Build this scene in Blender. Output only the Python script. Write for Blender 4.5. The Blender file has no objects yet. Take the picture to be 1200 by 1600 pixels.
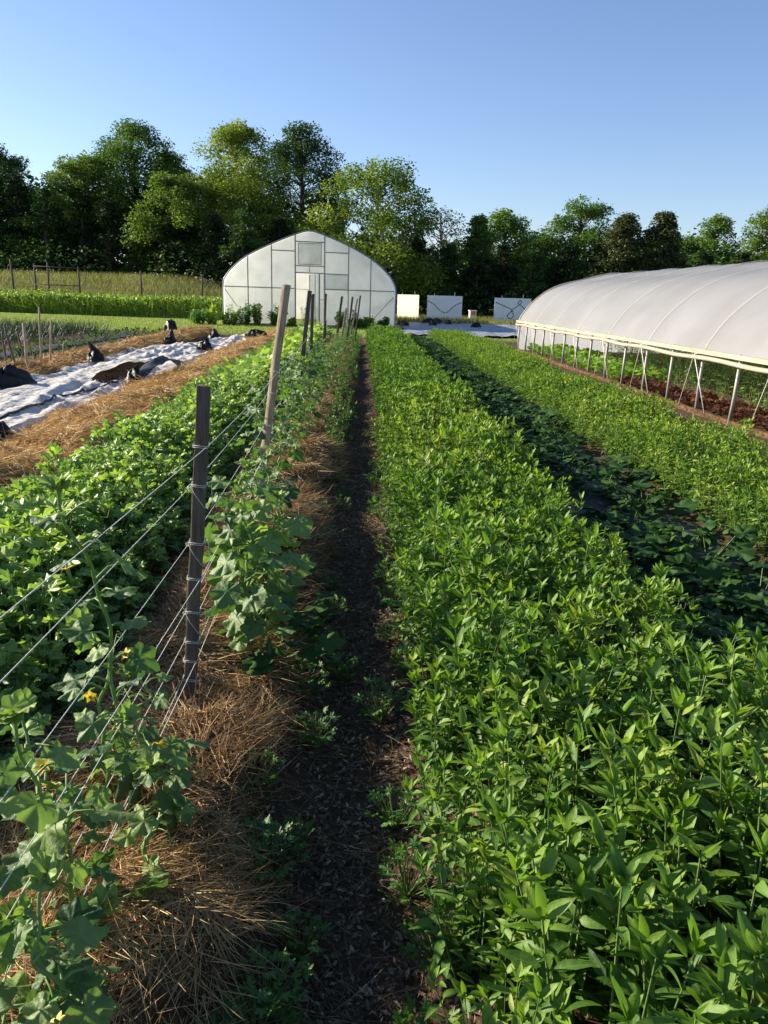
import bpy, math, random
import numpy as np
from mathutils import Vector, Matrix

# ------------------------------------------------------------------ camera, sky, sun, exposure
S = bpy.context.scene
COL = S.collection
R_ = math.radians
SUN_EL, SUN_AZ = 22.0, -68.0            # degrees; azimuth measured from +Y towards +X

def look_axes(yaw, pitch, roll):
    f = Vector((math.sin(yaw)*math.cos(pitch), math.cos(yaw)*math.cos(pitch), -math.sin(pitch)))
    r = Vector((math.cos(yaw), -math.sin(yaw), 0)); u = r.cross(f)
    c, s = math.cos(roll), math.sin(roll)
    return c*r + s*u, -s*r + c*u, f

camd = bpy.data.cameras.new('camera'); cam = bpy.data.objects.new('camera', camd); COL.objects.link(cam)
_r, _u, _f = look_axes(R_(1.974), R_(15.153), R_(1.6))
cam.matrix_world = Matrix(((_r.x, _u.x, -_f.x, 0), (_r.y, _u.y, -_f.y, 0), (_r.z, _u.z, -_f.z, 1.6), (0, 0, 0, 1)))
camd.sensor_fit = 'VERTICAL'; camd.sensor_height = 36; camd.lens = 28
camd.clip_start = 0.05; camd.clip_end = 2000
S.camera = cam

W = bpy.data.worlds.new('World'); S.world = W; W.use_nodes = True
wn = W.node_tree.nodes; wl = W.node_tree.links
sky = wn.new('ShaderNodeTexSky'); sky.sky_type = 'NISHITA'; sky.sun_disc = False
sky.sun_elevation = R_(SUN_EL); sky.sun_rotation = R_(SUN_AZ)
sky.air_density = 1.0; sky.dust_density = 0.35; sky.ozone_density = 1.6; sky.altitude = 100
bg = next(n for n in wn if n.type == 'BACKGROUND'); bg.inputs['Strength'].default_value = 0.076
tintn = wn.new('ShaderNodeMix'); tintn.data_type='RGBA'; tintn.blend_type='MULTIPLY'; tintn.inputs[0].default_value=1
tintn.inputs[7].default_value=(.85,.89,1.07,1); wl.new(sky.outputs[0], tintn.inputs[6]); wl.new(tintn.outputs[2], bg.inputs['Color'])

sd = bpy.data.lights.new('sun', 'SUN'); sd.energy = 5.0; sd.angle = R_(0.5); sd.color = (1.0, 0.89, 0.72)
so = bpy.data.objects.new('sun', sd); COL.objects.link(so)
sv = Vector((math.sin(R_(SUN_AZ))*math.cos(R_(SUN_EL)), math.cos(R_(SUN_AZ))*math.cos(R_(SUN_EL)), math.sin(R_(SUN_EL))))
so.rotation_euler = sv.to_track_quat('Z', 'Y').to_euler(); so.location = sv*60
S.view_settings.view_transform = 'Standard'; S.view_settings.look = 'None'
S.view_settings.exposure = 1.2; S.view_settings.gamma = 1.0
S.render.engine = 'CYCLES'
S.cycles.max_bounces = 8; S.cycles.transparent_max_bounces = 12; S.cycles.use_denoising = True

rng = np.random.default_rng(7)
rnd = random.Random(7)

# ------------------------------------------------------------------ noise and mesh helpers
_perm = np.random.default_rng(3).random((256, 256))
def vnoise(x, y):
    x = np.asarray(x, float); y = np.asarray(y, float)
    xi = np.floor(x).astype(int); yi = np.floor(y).astype(int); fx = x-xi; fy = y-yi
    fx = fx*fx*(3-2*fx); fy = fy*fy*(3-2*fy)
    a = _perm[xi & 255, yi & 255]; b = _perm[(xi+1) & 255, yi & 255]; c = _perm[xi & 255, (yi+1) & 255]; d = _perm[(xi+1) & 255, (yi+1) & 255]
    return (a*(1-fx)+b*fx)*(1-fy)+(c*(1-fx)+d*fx)*fy - 0.5
def fbm(x, y, o=4):
    s = 0; a = 1
    for i in range(o): s = s+a*vnoise(np.asarray(x)*2**i+17.3*i, np.asarray(y)*2**i+5.1*i); a *= .5
    return s
def sstep(x, a, b):
    t = np.clip((np.asarray(x, float)-a)/(b-a), 0, 1); return t*t*(3-2*t)

class NM:
    """collects triangles with a tint, an across-leaf and an along-leaf value per vertex, plus a material slot"""
    def __init__(s): s.V=[]; s.F=[]; s.T=[]; s.A=[]; s.B=[]; s.M=[]; s.n=0
    def add(s, V, F, tint=0.5, a=None, b=None, m=0):
        V = np.asarray(V, float).reshape(-1,3); F = np.asarray(F, int).reshape(-1,3); k=len(V)
        s.V.append(V); s.F.append(F+s.n); s.n += k
        s.T.append(np.broadcast_to(np.asarray(tint, float), (k,)))
        s.A.append(np.full(k,.5) if a is None else np.asarray(a)); s.B.append(np.full(k,.5) if b is None else np.asarray(b))
        s.M.append(np.full(len(F), m))
    def leaves(s, tpl, M, P, tint, m=0):
        """many copies of a leaf template: M (n,3,3) frames scaled, P (n,3) positions, tint (n,)"""
        V, F, a, b = tpl; n = len(P)
        if n == 0: return
        VV = np.einsum('nij,kj->nki', M, V)+P[:,None,:]
        k = len(V); FF = (F[None]+(np.arange(n)*k)[:,None,None]).reshape(-1,3)
        s.add(VV.reshape(-1,3), FF, np.repeat(tint, k), np.tile(a,n), np.tile(b,n), m)
    def quad(s, p, tint=.5, m=0): s.add(p, [(0,1,2),(0,2,3)], tint, m=m)
    def box(s, c, size, rot=None, tint=.5, m=0):
        x,y,z = np.asarray(size)/2.0
        V = np.array([(-x,-y,-z),(x,-y,-z),(x,y,-z),(-x,y,-z),(-x,-y,z),(x,-y,z),(x,y,z),(-x,y,z)])
        if rot is not None: V = V@np.array(rot).T
        Q = [(0,3,2,1),(4,5,6,7),(0,1,5,4),(1,2,6,5),(2,3,7,6),(3,0,4,7)]
        for q in Q: s.add(V[list(q)]+np.asarray(c), [(0,1,2),(0,2,3)], tint, m=m)
    def bar(s, p, q, w, d, up=(0,0,1), tint=.5, m=0):
        p=np.array(p,float); q=np.array(q,float); L=np.linalg.norm(q-p); z=(q-p)/L
        x=np.cross(up,z); x = x/np.linalg.norm(x) if np.linalg.norm(x)>1e-6 else np.array((1.,0,0)); y=np.cross(z,x)
        s.box((p+q)/2, (w,d,L), np.stack([x,y,z],1), tint, m)
    def tube(s, pts, rad, n=6, tint=.5, m=0, cap=True):
        pts = np.asarray(pts,float); k=len(pts); rad = np.broadcast_to(np.asarray(rad,float),(k,))
        d = np.gradient(pts,axis=0); d /= np.maximum(np.linalg.norm(d,axis=1,keepdims=True),1e-9)
        ref = np.array((0,0,1.)) if abs(d[0][2])<.9 else np.array((1.,0,0)); x=np.cross(ref,d[0]); x/=np.linalg.norm(x)
        V=[]; th=np.linspace(0,2*np.pi,n,endpoint=False)
        for i in range(k):
            x = x-d[i]*(x@d[i]); x/=np.linalg.norm(x); y=np.cross(d[i],x)
            V.append(pts[i]+rad[i]*(np.cos(th)[:,None]*x+np.sin(th)[:,None]*y))
        V=np.concatenate(V); F=[]
        for i in range(k-1):
            for j in range(n):
                a=i*n+j; b=i*n+(j+1)%n; F+= [(a,b,b+n),(a,b+n,a+n)]
        if cap:
            for j in range(1,n-1): F += [(0,j+1,j),((k-1)*n,(k-1)*n+j,(k-1)*n+j+1)]
        s.add(V,F,tint,m=m)
    def build(s, name, mats, parent=None, smooth=False, loc=None):
        V=np.concatenate(s.V); F=np.concatenate(s.F); me=bpy.data.meshes.new(name)
        me.vertices.add(len(V)); me.vertices.foreach_set('co', V.astype(np.float32).ravel())
        me.loops.add(len(F)*3); me.loops.foreach_set('vertex_index', F.astype(np.int32).ravel())
        me.polygons.add(len(F)); me.polygons.foreach_set('loop_start', (np.arange(len(F))*3).astype(np.int32))
        me.polygons.foreach_set('material_index', np.concatenate(s.M).astype(np.int32))
        if smooth: me.polygons.foreach_set('use_smooth', np.ones(len(F), bool))
        for nm, ar in (('tint',s.T),('across',s.A),('along',s.B)):
            at=me.attributes.new(nm,'FLOAT','POINT'); at.data.foreach_set('value', np.concatenate(ar).astype(np.float32))
        me.update(calc_edges=True); me.validate()
        for mt in (mats if isinstance(mats,(list,tuple)) else [mats]): me.materials.append(mt)
        o=bpy.data.objects.new(name,me); COL.objects.link(o)
        if parent: o.parent=parent
        if loc is not None: o.location=loc
        return o

def tag(o, label=None, cat=None, group=None, kind=None):
    if label: o['label']=label
    if cat: o['category']=cat
    if group: o['group']=group
    if kind: o['kind']=kind
    return o
def empty(name, loc=(0,0,0), rz=0, label=None, cat=None, group=None):
    o=bpy.data.objects.new(name,None); COL.objects.link(o); o.location=loc; o.rotation_euler=(0,0,rz); o.empty_display_size=.1
    return tag(o,label,cat,group)
def copy_tree(o, parent=None, memo=None):
    c=o.copy(); COL.objects.link(c)
    if parent: c.parent=parent
    for ch in list(KIDS.get(o.name,[])): copy_tree(ch,c)
    return c
KIDS={}
def kid(o,p): KIDS.setdefault(p.name,[]).append(o); return o

def frames(D, roll=None, up=(0,0,1.)):
    """frames whose second column is the leaf axis D (n,3), third its upper side"""
    D=np.asarray(D,float); D=D/np.linalg.norm(D,axis=1,keepdims=True)
    U=np.broadcast_to(np.asarray(up,float),D.shape)
    X=np.cross(D,U); nn=np.linalg.norm(X,axis=1,keepdims=True); X=np.where(nn>1e-4,X/np.maximum(nn,1e-9),np.array((1.,0,0)))
    Z=np.cross(X,D)
    if roll is not None:
        c=np.cos(roll)[:,None]; s_=np.sin(roll)[:,None]; X,Z = c*X+s_*Z, -s_*X+c*Z
    return np.stack([X,D,Z],2)

# ------------------------------------------------------------------ leaf templates
def strip_leaf(L, W_, rows, fold=.25, droop=.2, tipw=0.0, prof=None):
    V=[];a=[];b=[];F=[]
    for i in range(rows+1):
        t=i/rows; w=W_/2*(prof(t) if prof else math.sin(math.pi*min(1,(t*.92+.06)))**.8)
        if i==rows: w=W_*tipw
        z=-droop*L*t*t
        V+=[(-w,L*t,z+fold*w),(0,L*t,z),(w,L*t,z+fold*w)]; a+=[1,0,1]; b+=[t]*3
    for i in range(rows):
        k=3*i; F+=[(k,k+1,k+4),(k,k+4,k+3),(k+1,k+2,k+5),(k+1,k+5,k+4)]
    return np.array(V),np.array(F),np.array(a,float),np.array(b)
def polar_leaf(L, rfun, n=26, rings=3, ruffle=.0, cup=.1, seed=0, droop=.25):
    """lobed leaf: base at origin, centre near .28L, outline rfun(angle) with 0 = tip direction"""
    g=np.random.default_rng(seed); c=np.array((0,.28*L,0)); V=[c*1.0]; a=[0.]; b=[.3]
    th=np.linspace(-math.pi,math.pi,n,endpoint=False)
    ph=g.random(4)*6.28
    for r in range(1,rings+1):
        q=r/rings
        for t in th:
            rr=rfun(t)*L*(q if r<rings else 1); rr = rr if r==rings else q*(.35*L*.6+.4*rfun(t)*L)
            x=math.sin(t)*rr; y=c[1]+math.cos(t)*rr
            z=cup*L*q*q*(.6*math.cos(5*t))*.5 + ruffle*L*q**2*(math.sin(7*t+ph[0])+.7*math.sin(11*t+ph[1])) - droop*L*(y/L)**2*.5 - .12*L*abs(x/L)**1.5
            V.append((x,y,z)); a.append(q); b.append((t+math.pi)/(2*math.pi))
    F=[]
    for j in range(n): F.append((0,1+(j+1)%n,1+j))
    for r in range(rings-1):
        for j in range(n):
            p=1+r*n+j; q=1+r*n+(j+1)%n; F+=[(p,q,q+n),(p,q+n,p+n)]
    F=np.array(F)[:,::-1]
    return np.array(V),F,np.array(a),np.array(b)
def palm(t):       # five shallow angular lobes, as a cucumber leaf
    base=.50-.10*math.cos(t)*-1*.6
    l=0
    for c,h in ((0,.26),(1.05,.15),(-1.05,.15),(2.05,.12),(-2.05,.12)):
        d=abs((t-c+math.pi)%(2*math.pi)-math.pi); l=max(l,h*max(0,1-d/.55))
    notch=.30*max(0,1-abs(abs(t)-math.pi)/.45)
    return .42+.05*math.cos(t)+l-notch + .012*math.sin(23*t)
def frilly(t):
    f=.42+.22*math.cos(t)+.12*math.sin(9*t+.5)+.09*math.sin(17*t)
    return max(.10,f*(.55+.45*abs(math.cos(t*.5))**.5) - .25*max(0,1-abs(abs(t)-math.pi)/.7))
def parsley(t):
    l=0
    for c,h in ((0,1.),(.95,.75),(-.95,.75),(1.9,.55),(-1.9,.55)):
        d=abs((t-c+math.pi)%(2*math.pi)-math.pi); l=max(l,h*max(0,1-(d/.50)**1.5))
    return .20+.36*l+.05*math.sin(13*t)+.03*math.sin(21*t)

LANCE=[strip_leaf(1,.38,6,.38,dr,0,lambda t:(math.sin(math.pi*min(1,t**.75*.97+.03))**.9)) for dr in (-.05,.12,.3,.5)]
LANCE_LOW=[strip_leaf(1,.40,2,.3,dr,0,lambda t:(1.0 if .2<t<.9 else .15)) for dr in (0,.25)]
BLADE=[strip_leaf(1,.06,3,.2,dr,0,lambda t:1-.75*t) for dr in (.1,.5,.9)]
CUKE=[polar_leaf(1,palm,44,4,.032,.22,s_,.4) for s_ in (1,2,3)]
KALE=[polar_leaf(1,frilly,48,3,.11,.05,s_,.55) for s_ in (4,5,6)]
KALE_LOW=[polar_leaf(1,frilly,10,1,.05,.05,8,.5)]
PARS=[polar_leaf(1,parsley,30,2,.05,.1,s_,.3) for s_ in (9,)]
CARD=strip_leaf(1,.75,2,.25,.15,0,lambda t:(1.0 if .2<t<.9 else .2))

# ------------------------------------------------------------------ materials
def mat(name):
    m=bpy.data.materials.new(name); m.use_nodes=True; nt=m.node_tree
    for n in list(nt.nodes): nt.nodes.remove(n)
    out=nt.nodes.new('ShaderNodeOutputMaterial'); return m,nt,out
def N(nt,t,**k):
    n=nt.nodes.new(t)
    for a,v in k.items(): setattr(n,a,v)
    return n
def ramp(nt,stops):
    r=N(nt,'ShaderNodeValToRGB'); e=r.color_ramp.elements
    while len(e)>1: e.remove(e[-1])
    e[0].position=stops[0][0]; e[0].color=(*stops[0][1],1)
    for p,c in stops[1:]: x=e.new(p); x.color=(*c,1)
    return r
def mathn(nt,op,a=None,b=None,c=None,clamp=False):
    n=N(nt,'ShaderNodeMath',operation=op); n.use_clamp=clamp
    for i,v in enumerate((a,b,c)):
        if v is None: continue
        if isinstance(v,(int,float)): n.inputs[i].default_value=v
        else: nt.links.new(v,n.inputs[i])
    return n.outputs[0]
def noise(nt,scale,detail=4,rough=.55,coord=None,kind='Object'):
    tc=N(nt,'ShaderNodeTexCoord'); n=N(nt,'ShaderNodeTexNoise'); n.inputs['Scale'].default_value=scale
    n.inputs['Detail'].default_value=detail; n.inputs['Roughness'].default_value=rough
    nt.links.new(coord if coord is not None else tc.outputs[kind],n.inputs['Vector']); return n
def mixc(nt,f,a,b,mode='MIX'):
    n=N(nt,'ShaderNodeMix',data_type='RGBA',blend_type=mode)
    for i,v in ((0,f),(6,a),(7,b)):
        if isinstance(v,(int,float)): n.inputs[i].default_value=v
        elif isinstance(v,tuple): n.inputs[i].default_value=(*v,1)
        else: nt.links.new(v,n.inputs[i])
    return n.outputs[2]

def leaf_mat(name, dark, mid, light, trans=.35, rough=.45, veins=0.0, vein_col=(.25,.35,.1), patch=3.0, spec=.4, bump=.0, old=None, trans_gain=(1.5,1.6,.7)):
    m,nt,out=mat(name); L=nt.links
    at=N(nt,'ShaderNodeAttribute',attribute_name='tint'); oi=N(nt,'ShaderNodeObjectInfo')
    nz=noise(nt,patch,3)
    v=mathn(nt,'ADD',at.outputs['Fac'],mathn(nt,'MULTIPLY',mathn(nt,'SUBTRACT',oi.outputs['Random'],.5),.35))
    v=mathn(nt,'ADD',v,mathn(nt,'MULTIPLY',mathn(nt,'SUBTRACT',nz.outputs['Fac'],.5),.6),clamp=True)
    rp=ramp(nt,[(0,dark),(.5,mid),(1,light)] if old is None else [(0,dark),(.5,mid),(.95,light),(1,old)]); L.new(v,rp.inputs[0]); col=rp.outputs[0]
    if veins>0:
        ac=N(nt,'ShaderNodeAttribute',attribute_name='across'); al=N(nt,'ShaderNodeAttribute',attribute_name='along')
        midv=mathn(nt,'SUBTRACT',1.0,mathn(nt,'MULTIPLY',ac.outputs['Fac'],9.0),clamp=True)
        side=mathn(nt,'FRACT',mathn(nt,'SUBTRACT',mathn(nt,'MULTIPLY',al.outputs['Fac'],7.0),mathn(nt,'MULTIPLY',ac.outputs['Fac'],1.6)))
        side=mathn(nt,'SUBTRACT',1.0,mathn(nt,'MULTIPLY',mathn(nt,'ABSOLUTE',mathn(nt,'SUBTRACT',side,.5)),9.0),clamp=True)
        vm=mathn(nt,'MULTIPLY',mathn(nt,'MAXIMUM',midv,mathn(nt,'MULTIPLY',side,.45)),veins)
        col=mixc(nt,vm,col,vein_col)
    p=N(nt,'ShaderNodeBsdfPrincipled'); L.new(col,p.inputs['Base Color']); p.inputs['Roughness'].default_value=rough
    p.inputs['Specular IOR Level'].default_value=spec
    tr=N(nt,'ShaderNodeBsdfTranslucent'); L.new(mixc(nt,1.0,col,trans_gain,'MULTIPLY'),tr.inputs['Color'])
    if bump>0:
        bn=noise(nt,70,3); b=N(nt,'ShaderNodeBump'); b.inputs['Strength'].default_value=bump; b.inputs['Distance'].default_value=.004
        h=bn.outputs['Fac']
        L.new(h,b.inputs['Height']); L.new(b.outputs[0],p.inputs['Normal'])
    mx=N(nt,'ShaderNodeMixShader'); mx.inputs[0].default_value=trans
    L.new(p.outputs[0],mx.inputs[1]); L.new(tr.outputs[0],mx.inputs[2]); L.new(mx.outputs[0],out.inputs[0]); return m

def plain_mat(name, stops, scale=5, rough=.7, spec=.3, metal=0, bump=0, bscale=None, stretch=None, use_tint=False, detail=5):
    m,nt,out=mat(name); L=nt.links
    tc=N(nt,'ShaderNodeTexCoord'); mp=N(nt,'ShaderNodeMapping'); L.new(tc.outputs['Object'],mp.inputs[0])
    if stretch: mp.inputs['Scale'].default_value=stretch
    nz=noise(nt,scale,detail,coord=mp.outputs[0]); f=nz.outputs['Fac']
    f=mathn(nt,'MULTIPLY_ADD',mathn(nt,'SUBTRACT',f,.5),1.8,.5,clamp=True)
    if use_tint:
        at=N(nt,'ShaderNodeAttribute',attribute_name='tint'); f=mathn(nt,'ADD',mathn(nt,'MULTIPLY',at.outputs['Fac'],.75),mathn(nt,'MULTIPLY',f,.25))
    rp=ramp(nt,stops); L.new(f,rp.inputs[0])
    p=N(nt,'ShaderNodeBsdfPrincipled'); L.new(rp.outputs[0],p.inputs['Base Color']); p.inputs['Roughness'].default_value=rough
    p.inputs['Specular IOR Level'].default_value=spec; p.inputs['Metallic'].default_value=metal
    if bump>0:
        bn=noise(nt,bscale or scale*4,5,coord=mp.outputs[0]); b=N(nt,'ShaderNodeBump'); b.inputs['Strength'].default_value=bump; b.inputs['Distance'].default_value=.02
        L.new(bn.outputs['Fac'],b.inputs['Height']); L.new(b.outputs[0],p.inputs['Normal'])
    L.new(p.outputs[0],out.inputs[0]); return m

def film_mat(name, col=(.8,.8,.78), trans=.45, clear=.08, rough=.35, scale=1.2, dirt=.12, bs=2.2, bst=.25):
    m,nt,out=mat(name); L=nt.links
    nz=noise(nt,scale,5); rp=ramp(nt,[(.3,tuple(c*(1-dirt*1.6) for c in (col[0],col[1],col[2]*.96))),(.6,col)]); L.new(nz.outputs['Fac'],rp.inputs[0])
    p=N(nt,'ShaderNodeBsdfPrincipled'); L.new(rp.outputs[0],p.inputs['Base Color']); p.inputs['Roughness'].default_value=rough; p.inputs['Specular IOR Level'].default_value=.4
    n2=noise(nt,bs,4); b=N(nt,'ShaderNodeBump'); b.inputs['Strength'].default_value=bst; b.inputs['Distance'].default_value=.05; L.new(n2.outputs['Fac'],b.inputs['Height']); L.new(b.outputs[0],p.inputs['Normal'])
    t=N(nt,'ShaderNodeBsdfTranslucent'); L.new(rp.outputs[0],t.inputs['Color'])
    c=N(nt,'ShaderNodeBsdfTransparent'); c.inputs[0].default_value=(.95,.95,.95,1)
    m1=N(nt,'ShaderNodeMixShader'); m1.inputs[0].default_value=trans; L.new(p.outputs[0],m1.inputs[1]); L.new(t.outputs[0],m1.inputs[2])
    m2=N(nt,'ShaderNodeMixShader'); m2.inputs[0].default_value=clear; L.new(m1.outputs[0],m2.inputs[1]); L.new(c.outputs[0],m2.inputs[2])
    L.new(m2.outputs[0],out.inputs[0]); return m

M={}
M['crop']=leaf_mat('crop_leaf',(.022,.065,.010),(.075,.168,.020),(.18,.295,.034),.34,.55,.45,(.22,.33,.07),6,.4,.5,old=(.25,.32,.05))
M['crop_stem']=leaf_mat('crop_stem',(.08,.14,.03),(.12,.2,.05),(.17,.25,.07),.1,.5)
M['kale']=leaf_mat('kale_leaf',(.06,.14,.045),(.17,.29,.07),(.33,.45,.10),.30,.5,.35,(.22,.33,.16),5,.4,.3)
M['cuke']=leaf_mat('cucumber_leaf',(.035,.09,.028),(.11,.195,.055),(.25,.35,.09),.32,.55,.7,(.20,.28,.12),8,.4,.9)
M['cuke_stem']=leaf_mat('cucumber_stem',(.12,.22,.06),(.17,.29,.08),(.24,.36,.11),.2,.5)
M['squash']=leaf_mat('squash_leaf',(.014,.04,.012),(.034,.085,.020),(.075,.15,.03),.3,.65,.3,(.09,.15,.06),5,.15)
M['flower']=leaf_mat('flower_petal',(.65,.35,.02),(.8,.5,.03),(.85,.62,.08),.3,.5)
M['fruit']=plain_mat('cucumber_skin',[(0,(.015,.045,.012)),(1,(.04,.1,.02))],40,.35,.5,bump=.3)
M['weed']=leaf_mat('weed_leaf',(.03,.09,.02),(.06,.15,.03),(.12,.24,.05),.33,.5,0)
M['onion']=leaf_mat('onion_leaf',(.008,.024,.015),(.02,.05,.028),(.045,.085,.04),.2,.45,0)
M['tallcrop']=leaf_mat('tall_crop_leaf',(.06,.11,.02),(.16,.25,.04),(.30,.40,.08),.35,.5,0,patch=.6)
M['grass']=leaf_mat('mown_grass_blade',(.10,.17,.03),(.19,.27,.045),(.30,.36,.07),.3,.6,0,patch=.5)
M['dry_grass']=leaf_mat('dry_grass_blade',(.09,.12,.03),(.19,.20,.06),(.36,.31,.12),.3,.6,0,patch=.3)
M['lettuce_red']=leaf_mat('red_lettuce_leaf',(.05,.012,.012),(.10,.03,.02),(.15,.09,.03),.25,.5,0)
M['lime']=leaf_mat('lime_leaf',(.09,.18,.03),(.17,.31,.045),(.28,.42,.07),.35,.5,0)
M['straw']=leaf_mat('straw_blade',(.26,.15,.055),(.56,.37,.15),(.80,.62,.30),.15,.6,0,patch=2.5,spec=.3,trans_gain=(1.1,1,.8))
M['litter']=leaf_mat('path_litter',(.06,.04,.025),(.15,.105,.068),(.38,.30,.21),.1,.8,0)
M['straw_shaded']=leaf_mat('shaded_straw_blade',(.13,.08,.042),(.50,.33,.15),(.82,.62,.32),.15,.6,0,patch=2.0,spec=.3,trans_gain=(1.1,1,.8))  # same straw with the trellis row's shade put into its darker tones
M['straw_base_shaded']=plain_mat('shaded_straw_mat',[(0,(.03,.018,.01)),(.5,(.10,.06,.032)),(1,(.24,.15,.075))],22,.95,.1,bump=1.0,bscale=90,stretch=(1,.5,1))  # mat under it, darkened in colour for the shade along the trellis
M['straw_base']=plain_mat('straw_mat',[(0,(.10,.05,.02)),(.5,(.30,.17,.065)),(1,(.52,.33,.13))],14,.9,.1,bump=.9,bscale=70,stretch=(1,.5,1))
M['wood_light']=plain_mat('stake_wood',[(0,(.16,.12,.075)),(.5,(.36,.28,.19)),(1,(.50,.41,.29))],12,.8,.2,bump=.4,stretch=(6,6,.6))
M['wood_dark']=plain_mat('dark_stake_wood',[(0,(.055,.045,.035)),(.5,(.12,.095,.075)),(1,(.19,.155,.12))],14,.85,.2,bump=.5,stretch=(6,6,.5))  # brown darkened for the shade on the nearest stake, shared by other dark wood
M['twine']=plain_mat('twine',[(0,(.72,.70,.62)),(1,(.9,.88,.8))],300,.8,.2,bump=.4)
M['black']=plain_mat('black_plastic',[(0,(.004,.0045,.006)),(1,(.014,.015,.018))],6,.5,.3,bump=.4,bscale=14)
M['fabric']=film_mat('white_row_cover',(.80,.77,.72),.25,.02,.8,3,.22,6.0,.9)
M['metal']=plain_mat('galvanised_pipe',[(0,(.16,.17,.18)),(1,(.30,.31,.32))],8,.45,.5,.6)
M['pipe']=plain_mat('pale_steel_post',[(0,(.22,.21,.18)),(1,(.38,.36,.31))],8,.5,.4,.2)
M['lumber']=plain_mat('pale_lumber',[(0,(.26,.22,.16)),(.6,(.38,.34,.26)),(1,(.48,.44,.35))],5,.7,.3,bump=.3,stretch=(5,.4,5))
M['film']=film_mat('greenhouse_film',(.86,.86,.86),.55,.07,dirt=.10)
M['film_roof']=film_mat('roof_film',(.455,.455,.465),.46,.03,.4,.7,.10)
M['film_clear']=film_mat('clear_door_film',(.66,.70,.70),.5,.35)
M['board_white']=plain_mat('painted_board',[(0,(.62,.64,.66)),(1,(.78,.79,.80))],2,.6,.3)
M['board_cream']=plain_mat('cream_board',[(0,(.62,.55,.34)),(1,(.74,.68,.46))],2,.6,.3)
M['orange']=plain_mat('orange_paint',[(0,(.60,.16,.04)),(1,(.75,.24,.06))],8,.6,.3)
M['bark']=plain_mat('bark',[(0,(.05,.04,.03)),(1,(.14,.11,.085))],6,.9,.1,bump=.6,stretch=(3,3,.6))
M['bark_pale']=plain_mat('pale_bark',[(0,(.16,.14,.115)),(1,(.36,.33,.29))],4,.9,.1)
def tree_mat(n,d,m_,l,t=.3): return leaf_mat('tree_leaf_'+n,d,m_,l,t,.65,0,patch=.35,spec=.15,trans_gain=(1.3,1.4,.6))
M['t_dark']=tree_mat('dark',(.022,.048,.016),(.052,.105,.03),(.105,.185,.05),.22)
M['t_mid']=tree_mat('mid',(.045,.095,.02),(.11,.20,.04),(.21,.31,.065))
M['t_light']=tree_mat('light',(.06,.11,.025),(.15,.23,.05),(.27,.35,.08),.36)
M['t_yellow']=tree_mat('yellow',(.07,.125,.02),(.18,.25,.04),(.32,.38,.07),.34)
M['t_grey']=tree_mat('grey',(.05,.055,.03),(.10,.105,.06),(.16,.16,.095),.2)
M['t_cedar']=tree_mat('cedar',(.035,.05,.02),(.08,.10,.04),(.14,.16,.065),.18)
M['t_cedar_dark']=tree_mat('cedar_dark',(.012,.026,.011),(.028,.048,.018),(.06,.08,.03),.12)

# ground: one sheet, zones by object coordinates
def ground_mat():
    m,nt,out=mat('ground_soil_and_grass'); L=nt.links
    tc=N(nt,'ShaderNodeTexCoord'); sp=N(nt,'ShaderNodeSeparateXYZ'); L.new(tc.outputs['Object'],sp.inputs[0])
    n1=noise(nt,1.5,6); n2=noise(nt,30,6,.65); n3=noise(nt,.25,4)
    soil=ramp(nt,[(.3,(.035,.022,.014)),(.55,(.095,.060,.037)),(.8,(.19,.125,.08))]); L.new(n2.outputs['Fac'],soil.inputs[0])
    wob=mathn(nt,'MULTIPLY',mathn(nt,'SUBTRACT',n1.outputs['Fac'],.5),3.0)
    # grass zone: beyond the bed ends
    gy=mathn(nt,'ADD',sp.outputs['Y'],wob)
    gz=mathn(nt,'MULTIPLY_ADD',gy,.5,-15.9,clamp=True)
    gcol=ramp(nt,[(.3,(.13,.19,.035)),(.5,(.20,.26,.05)),(.7,(.29,.31,.08))]); L.new(mathn(nt,'ADD',mathn(nt,'MULTIPLY',n1.outputs['Fac'],.5),mathn(nt,'MULTIPLY',n2.outputs['Fac'],.5)),gcol.inputs[0])
    mead=ramp(nt,[(.35,(.09,.12,.03)),(.6,(.22,.21,.07))]); L.new(n3.outputs['Fac'],mead.inputs[0])
    mz=mathn(nt,'MULTIPLY_ADD',gy,.3,-17.0,clamp=True)
    c=mixc(nt,gz,soil.outputs[0],mixc(nt,mz,gcol.outputs[0],mead.outputs[0]))
    p=N(nt,'ShaderNodeBsdfPrincipled'); p.inputs['Roughness'].default_value=.95; p.inputs['Specular IOR Level'].default_value=.15; L.new(c,p.inputs['Base Color'])
    b=N(nt,'ShaderNodeBump'); b.inputs['Strength'].default_value=.8; b.inputs['Distance'].default_value=.03; L.new(n2.outputs['Fac'],b.inputs['Height']); L.new(b.outputs[0],p.inputs['Normal'])
    L.new(p.outputs[0],out.inputs[0]); return m
M['ground']=ground_mat()

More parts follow.
